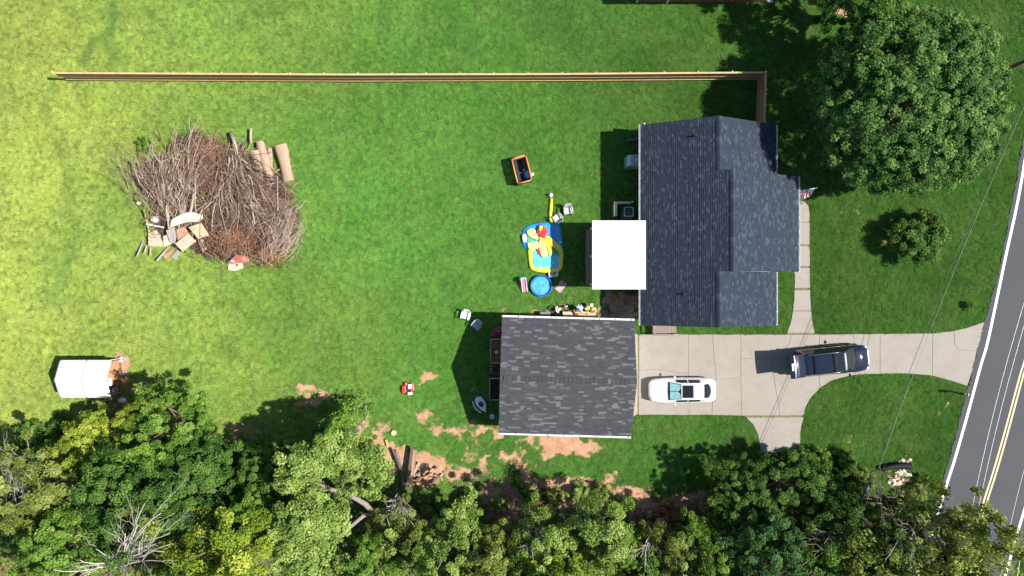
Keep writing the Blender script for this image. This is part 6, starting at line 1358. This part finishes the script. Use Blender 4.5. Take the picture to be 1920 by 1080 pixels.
gh = thing('garden_hose', 'coiled black garden hose beside the tricycle', 'hose', P3(1035,578,0)); MB().tube([(.28*math.cos(a)*(1-.02*a),.26*math.sin(a)*(1-.02*a),.03+.012*a) for a in [i*.35 for i in range(38)]], .022, 6).build('coil', RUBBER, gh, True); MB().tube([(.28,0,.03),(.6,-.15,.03),(.8,-.5,.03)], .022, 6).build('tail', RUBBER, gh, True)
o = thing('storage_bin', 'dark grey lidded bin at the garage wall', 'bin', P3(1022,591,.4)); o.location.z = 0; MB().box(-.36,.36,-.2,.24,0,.5).build('body', mat('bin_grey', (0.10,0.10,0.11), .6), o, bevel=.03); MB().box(-.38,.38,-.22,.26,.503,.55).build('lid', mat('bin_lid', (0.15,0.155,0.17), .5), o, bevel=.02)
o = thing('yard_bag', 'black rubbish bag slumped between the bin and wooden table', 'bag', P3(1045,592,.2)); o.location.z = 0; MB().blob((0,0,.2),(.38,.22,.24),3,.3,2.2).build('bag', BLACKP, o, True); MB().blob((.05,.02,.45),(.05,.05,.06),1,.2).build('knot', BLACKP, o, True)
o = thing('low_planter', 'narrow weathered planter with weeds at the garage wall', 'planter', P3(985,594,.2)); o.location.z = 0
for (c, s) in (((0,.14,.15),(1.4,.03,.3)),((0,-.14,.15),(1.4,.03,.3)),((.685,0,.15),(.03,.25,.3)),((-.685,0,.15),(.03,.25,.3))): MB().obox(c, s).build('side_board', WOODP, o)
MB().box(-.66,.66,-.12,.12,.0,.22).build('soil', MC['dark_soil'], o)
v, s_, _ = crown_quads(.55,.12,10,60,.06,RNG,rc=.14,rmin=.1,lower=-.9); v[:,:,1] *= .3; quads_object('weeds', v+np.array([0,0,.3]), s_, LM['green'], o)
# stepping stones in the shade of the house
FS = mat('flagstone', (0.30,0.235,0.19), .9, var=.25, scale=4, bump=.3)
for i, (ix, iy, r) in enumerate(((1137,563,10),(1150,577,9),(1133,590,10),(1162,567,8),(1167,590,9),(1180,580,10),(1183,594,8),(1150,594,7),(1140,549,8),(1166,551,6),(1192,588,6),(1126,578,5),(1188,566,5))):
    c = P3(ix, iy, 0); rr = random.Random(i); nn_ = rr.randint(6,8); poly = [((r*1.05/S)*math.cos(6.283*k/nn_)*rr.uniform(.75,1.2), (r*.9/S)*math.sin(6.283*k/nn_)*rr.uniform(.75,1.2)) for k in range(nn_)]
    o = MB().prism(poly, -.05, .03+.01*rr.random()).build('stepping_stone', FS, bevel=.01); o.location = (c.x, c.y, 0); tag(o, 'flat brown stepping stone in the shade between house and garage', 'stone', 'stepping stones')
# ------------------------------------------------------------------ old timbers, firewood
TB = [((737,842),(752,880),.6,.16,'greyish timber at the outer side of the beam stack'),((745,845),(754,882),.5,.10,'orange tinted thin timber beside the greyish one'),((773,839),(764,912),.8,.2,'thickest dark timber in the beam stack'),((777,843),(770,910),.7,.13,'rust edged timber next to the thickest dark timber'),((781,844),(774,895),.6,.10,'narrow brown timber at the firewood side of the stack'),((787,868),(775,890),.5,.16,'short grey timber leaning on the firewood heap'),((752,882),(758,918),.5,.16,'dark timber running under the light green tree')]
for i, (a, b, z, w, lab) in enumerate(TB):
    A = P3(*a, z*.6); B = P3(*b, z*.6+.1); o = MB().bar(Vector(), B-A, w, .12).build('timber', [WOODD, WOODW, WOODD, RUST, WOODW, GREYB, WOODD][i]); o.location = A; tag(o, lab, 'timber')
FW = mat('firewood', (0.44,0.25,0.15), .9, var=.35, scale=7)
for i in range(30):
    ix, iy = random.gauss(800,16), random.gauss(893,10); 
    if ix < 782: ix = 1564-ix
    o = MB().obox((0,0,0),(random.uniform(.22,.42),.13,.11),random.random()*3.1,random.uniform(-.3,.3)).build('firewood_chunk', FW if i%4 else WOODD); p = P3(ix, iy, .2); o.location = (p.x, p.y, random.uniform(.06,.3)); tag(o, 'short split firewood piece heaped beside the old timbers', 'firewood', 'heap of split firewood')
o = MB().obox((0,0,.08),(.15,.5,.1),.3).build('plank_end', WOODN); o.location = sit(726,830,.05); tag(o, 'fresh yellow wood piece on the bare soil above the timbers', 'wood piece')
o = MB().cyl((0,0,0),.2,.16,14).build('stump', LOGE); o.location = sit(739,811,.0); tag(o, 'small sawn stump on the bare soil near the conifer', 'stump')
# black pipe and rubble near the road
pi = thing('drain_pipe', 'black corrugated drain pipe lying in the rubble near the road', 'pipe', P3(1680,876,0)); p0_ = Vector(pi.location)
pa_, pb_ = P3(1652,879,.2)-p0_, P3(1706,874,.2)-p0_; pts = []; rs = []
for i in range(61): t = i/60; pts.append(pa_.lerp(pb_, t)+Vector((0,.12*math.sin(t*3),.1))); rs.append(.17+(.025 if i%2 else 0)+.04*t)
MB().tube(pts, rs, 14).build('pipe', mat('corrugated_black', (0.012,0.013,0.015), .7, spec=.2), pi, True)
RB = mat('rubble', (0.58,0.47,0.38), .9, var=.35, scale=5)
for i in range(46):
    ix, iy = random.choice([(1685,888),(1672,900),(1698,866),(1680,908),(1695,890)]); ix += random.gauss(0,6); iy += random.gauss(0,4); r = random.uniform(.09,.2)
    o = MB().blob((0,0,0),(r,r*.75,r*.6),1,.4,2.5,seed=i).build('rubble_piece', RB if i%3 else WOODW); p = P3(ix, iy, .1); o.location = (p.x, p.y, r*.4); o.rotation_euler = (0,0,random.random()*6); tag(o, 'pale broken rubble piece beside the black drain pipe', 'rubble', 'rubble by the drain pipe')
# brush litter patch under the trees by the lawn
lt = MB(); rn = random.Random(77)
for i in range(420):
    ix, iy = rn.choice([(1200,965),(1230,975),(1250,960),(1150,935),(880,915),(960,930),(1085,950),(1280,970),(905,900),(1330,950),(1130,915),(1010,915)]); ix += rn.gauss(0,24); iy += rn.gauss(0,11); a = rn.random()*3.14; L = rn.uniform(.15,.7); p = P3(ix, iy, .05); q = p+Vector((math.cos(a)*L, math.sin(a)*L, rn.uniform(0,.15))); lt.tube([p, (p+q)/2+Vector((0,0,.06)), q], [.016,.014,.008], 4, False, rn.random())
tag(lt.build('brush_litter', TW, None, fix=False), 'dry twigs and sticks littering the ground along the woodland', 'twigs', kind='stuff')
# neighbour building at the top of the photograph
ny = P(1200,4.5,0)[1]; nx0 = P(1193,4,0)[0]; nx1 = P(1432,4,0)[0]
nb_ = thing('brick_building', 'red brick neighbouring building wall beyond the fence', 'building', ((nx0+nx1)/2, ny+3, 0)); w = (nx1-nx0)/2
bm2, nt, bs = new_mat('brick_red'); bt2 = N(nt, 'ShaderNodeTexBrick'); tc_ = N(nt, 'ShaderNodeTexCoord'); mp = N(nt, 'ShaderNodeMapping'); mp.inputs['Rotation'].default_value = (math.pi/2,0,0); nt.links.new(tc_.outputs['Object'], mp.inputs[0]); nt.links.new(mp.outputs[0], bt2.inputs[0]); bt2.inputs['Scale'].default_value = 5; bt2.inputs['Color1'].default_value = (.27,.07,.04,1); bt2.inputs['Color2'].default_value = (.2,.05,.03,1); bt2.inputs['Mortar'].default_value = (.3,.25,.2,1); nt.links.new(bt2.outputs[0], bs.inputs['Base Color'])
MB().box(-w, w, -3, 5, -.05, 2.7).build('wall', bm2, nb_); MB().add([(-w-.3,-3.3,2.65),(w+.3,-3.3,2.65),(w+.3,1,4.6),(-w-.3,1,4.6),(-w-.3,5.3,2.65),(w+.3,5.3,2.65)], [(0,1,2,3),(3,2,5,4)]).build('roof', mat('neighbour_roof', (0.12,0.10,0.09), .9), nb_)
MB().box(-w+2.2, -w+2.32, -3.1, -3.003, 0, 2.7).build('downspout', WHITE, nb_); MB().box(-w-.02,-w+.06,-3.06,-3.003,0,2.7).build('corner_trim', WHITE, nb_)
o = thing('rock_border', 'pale rocks heaped at the corner of the brick building', 'rocks', P3(1441,2,0))
for i in range(7): MB().blob((random.gauss(0,.3),random.gauss(0,.12),.08),(.16,.13,.1),2,.3,seed=i).build('rock', mat('pale_rock', (0.5,0.47,0.47), .9), o, True)
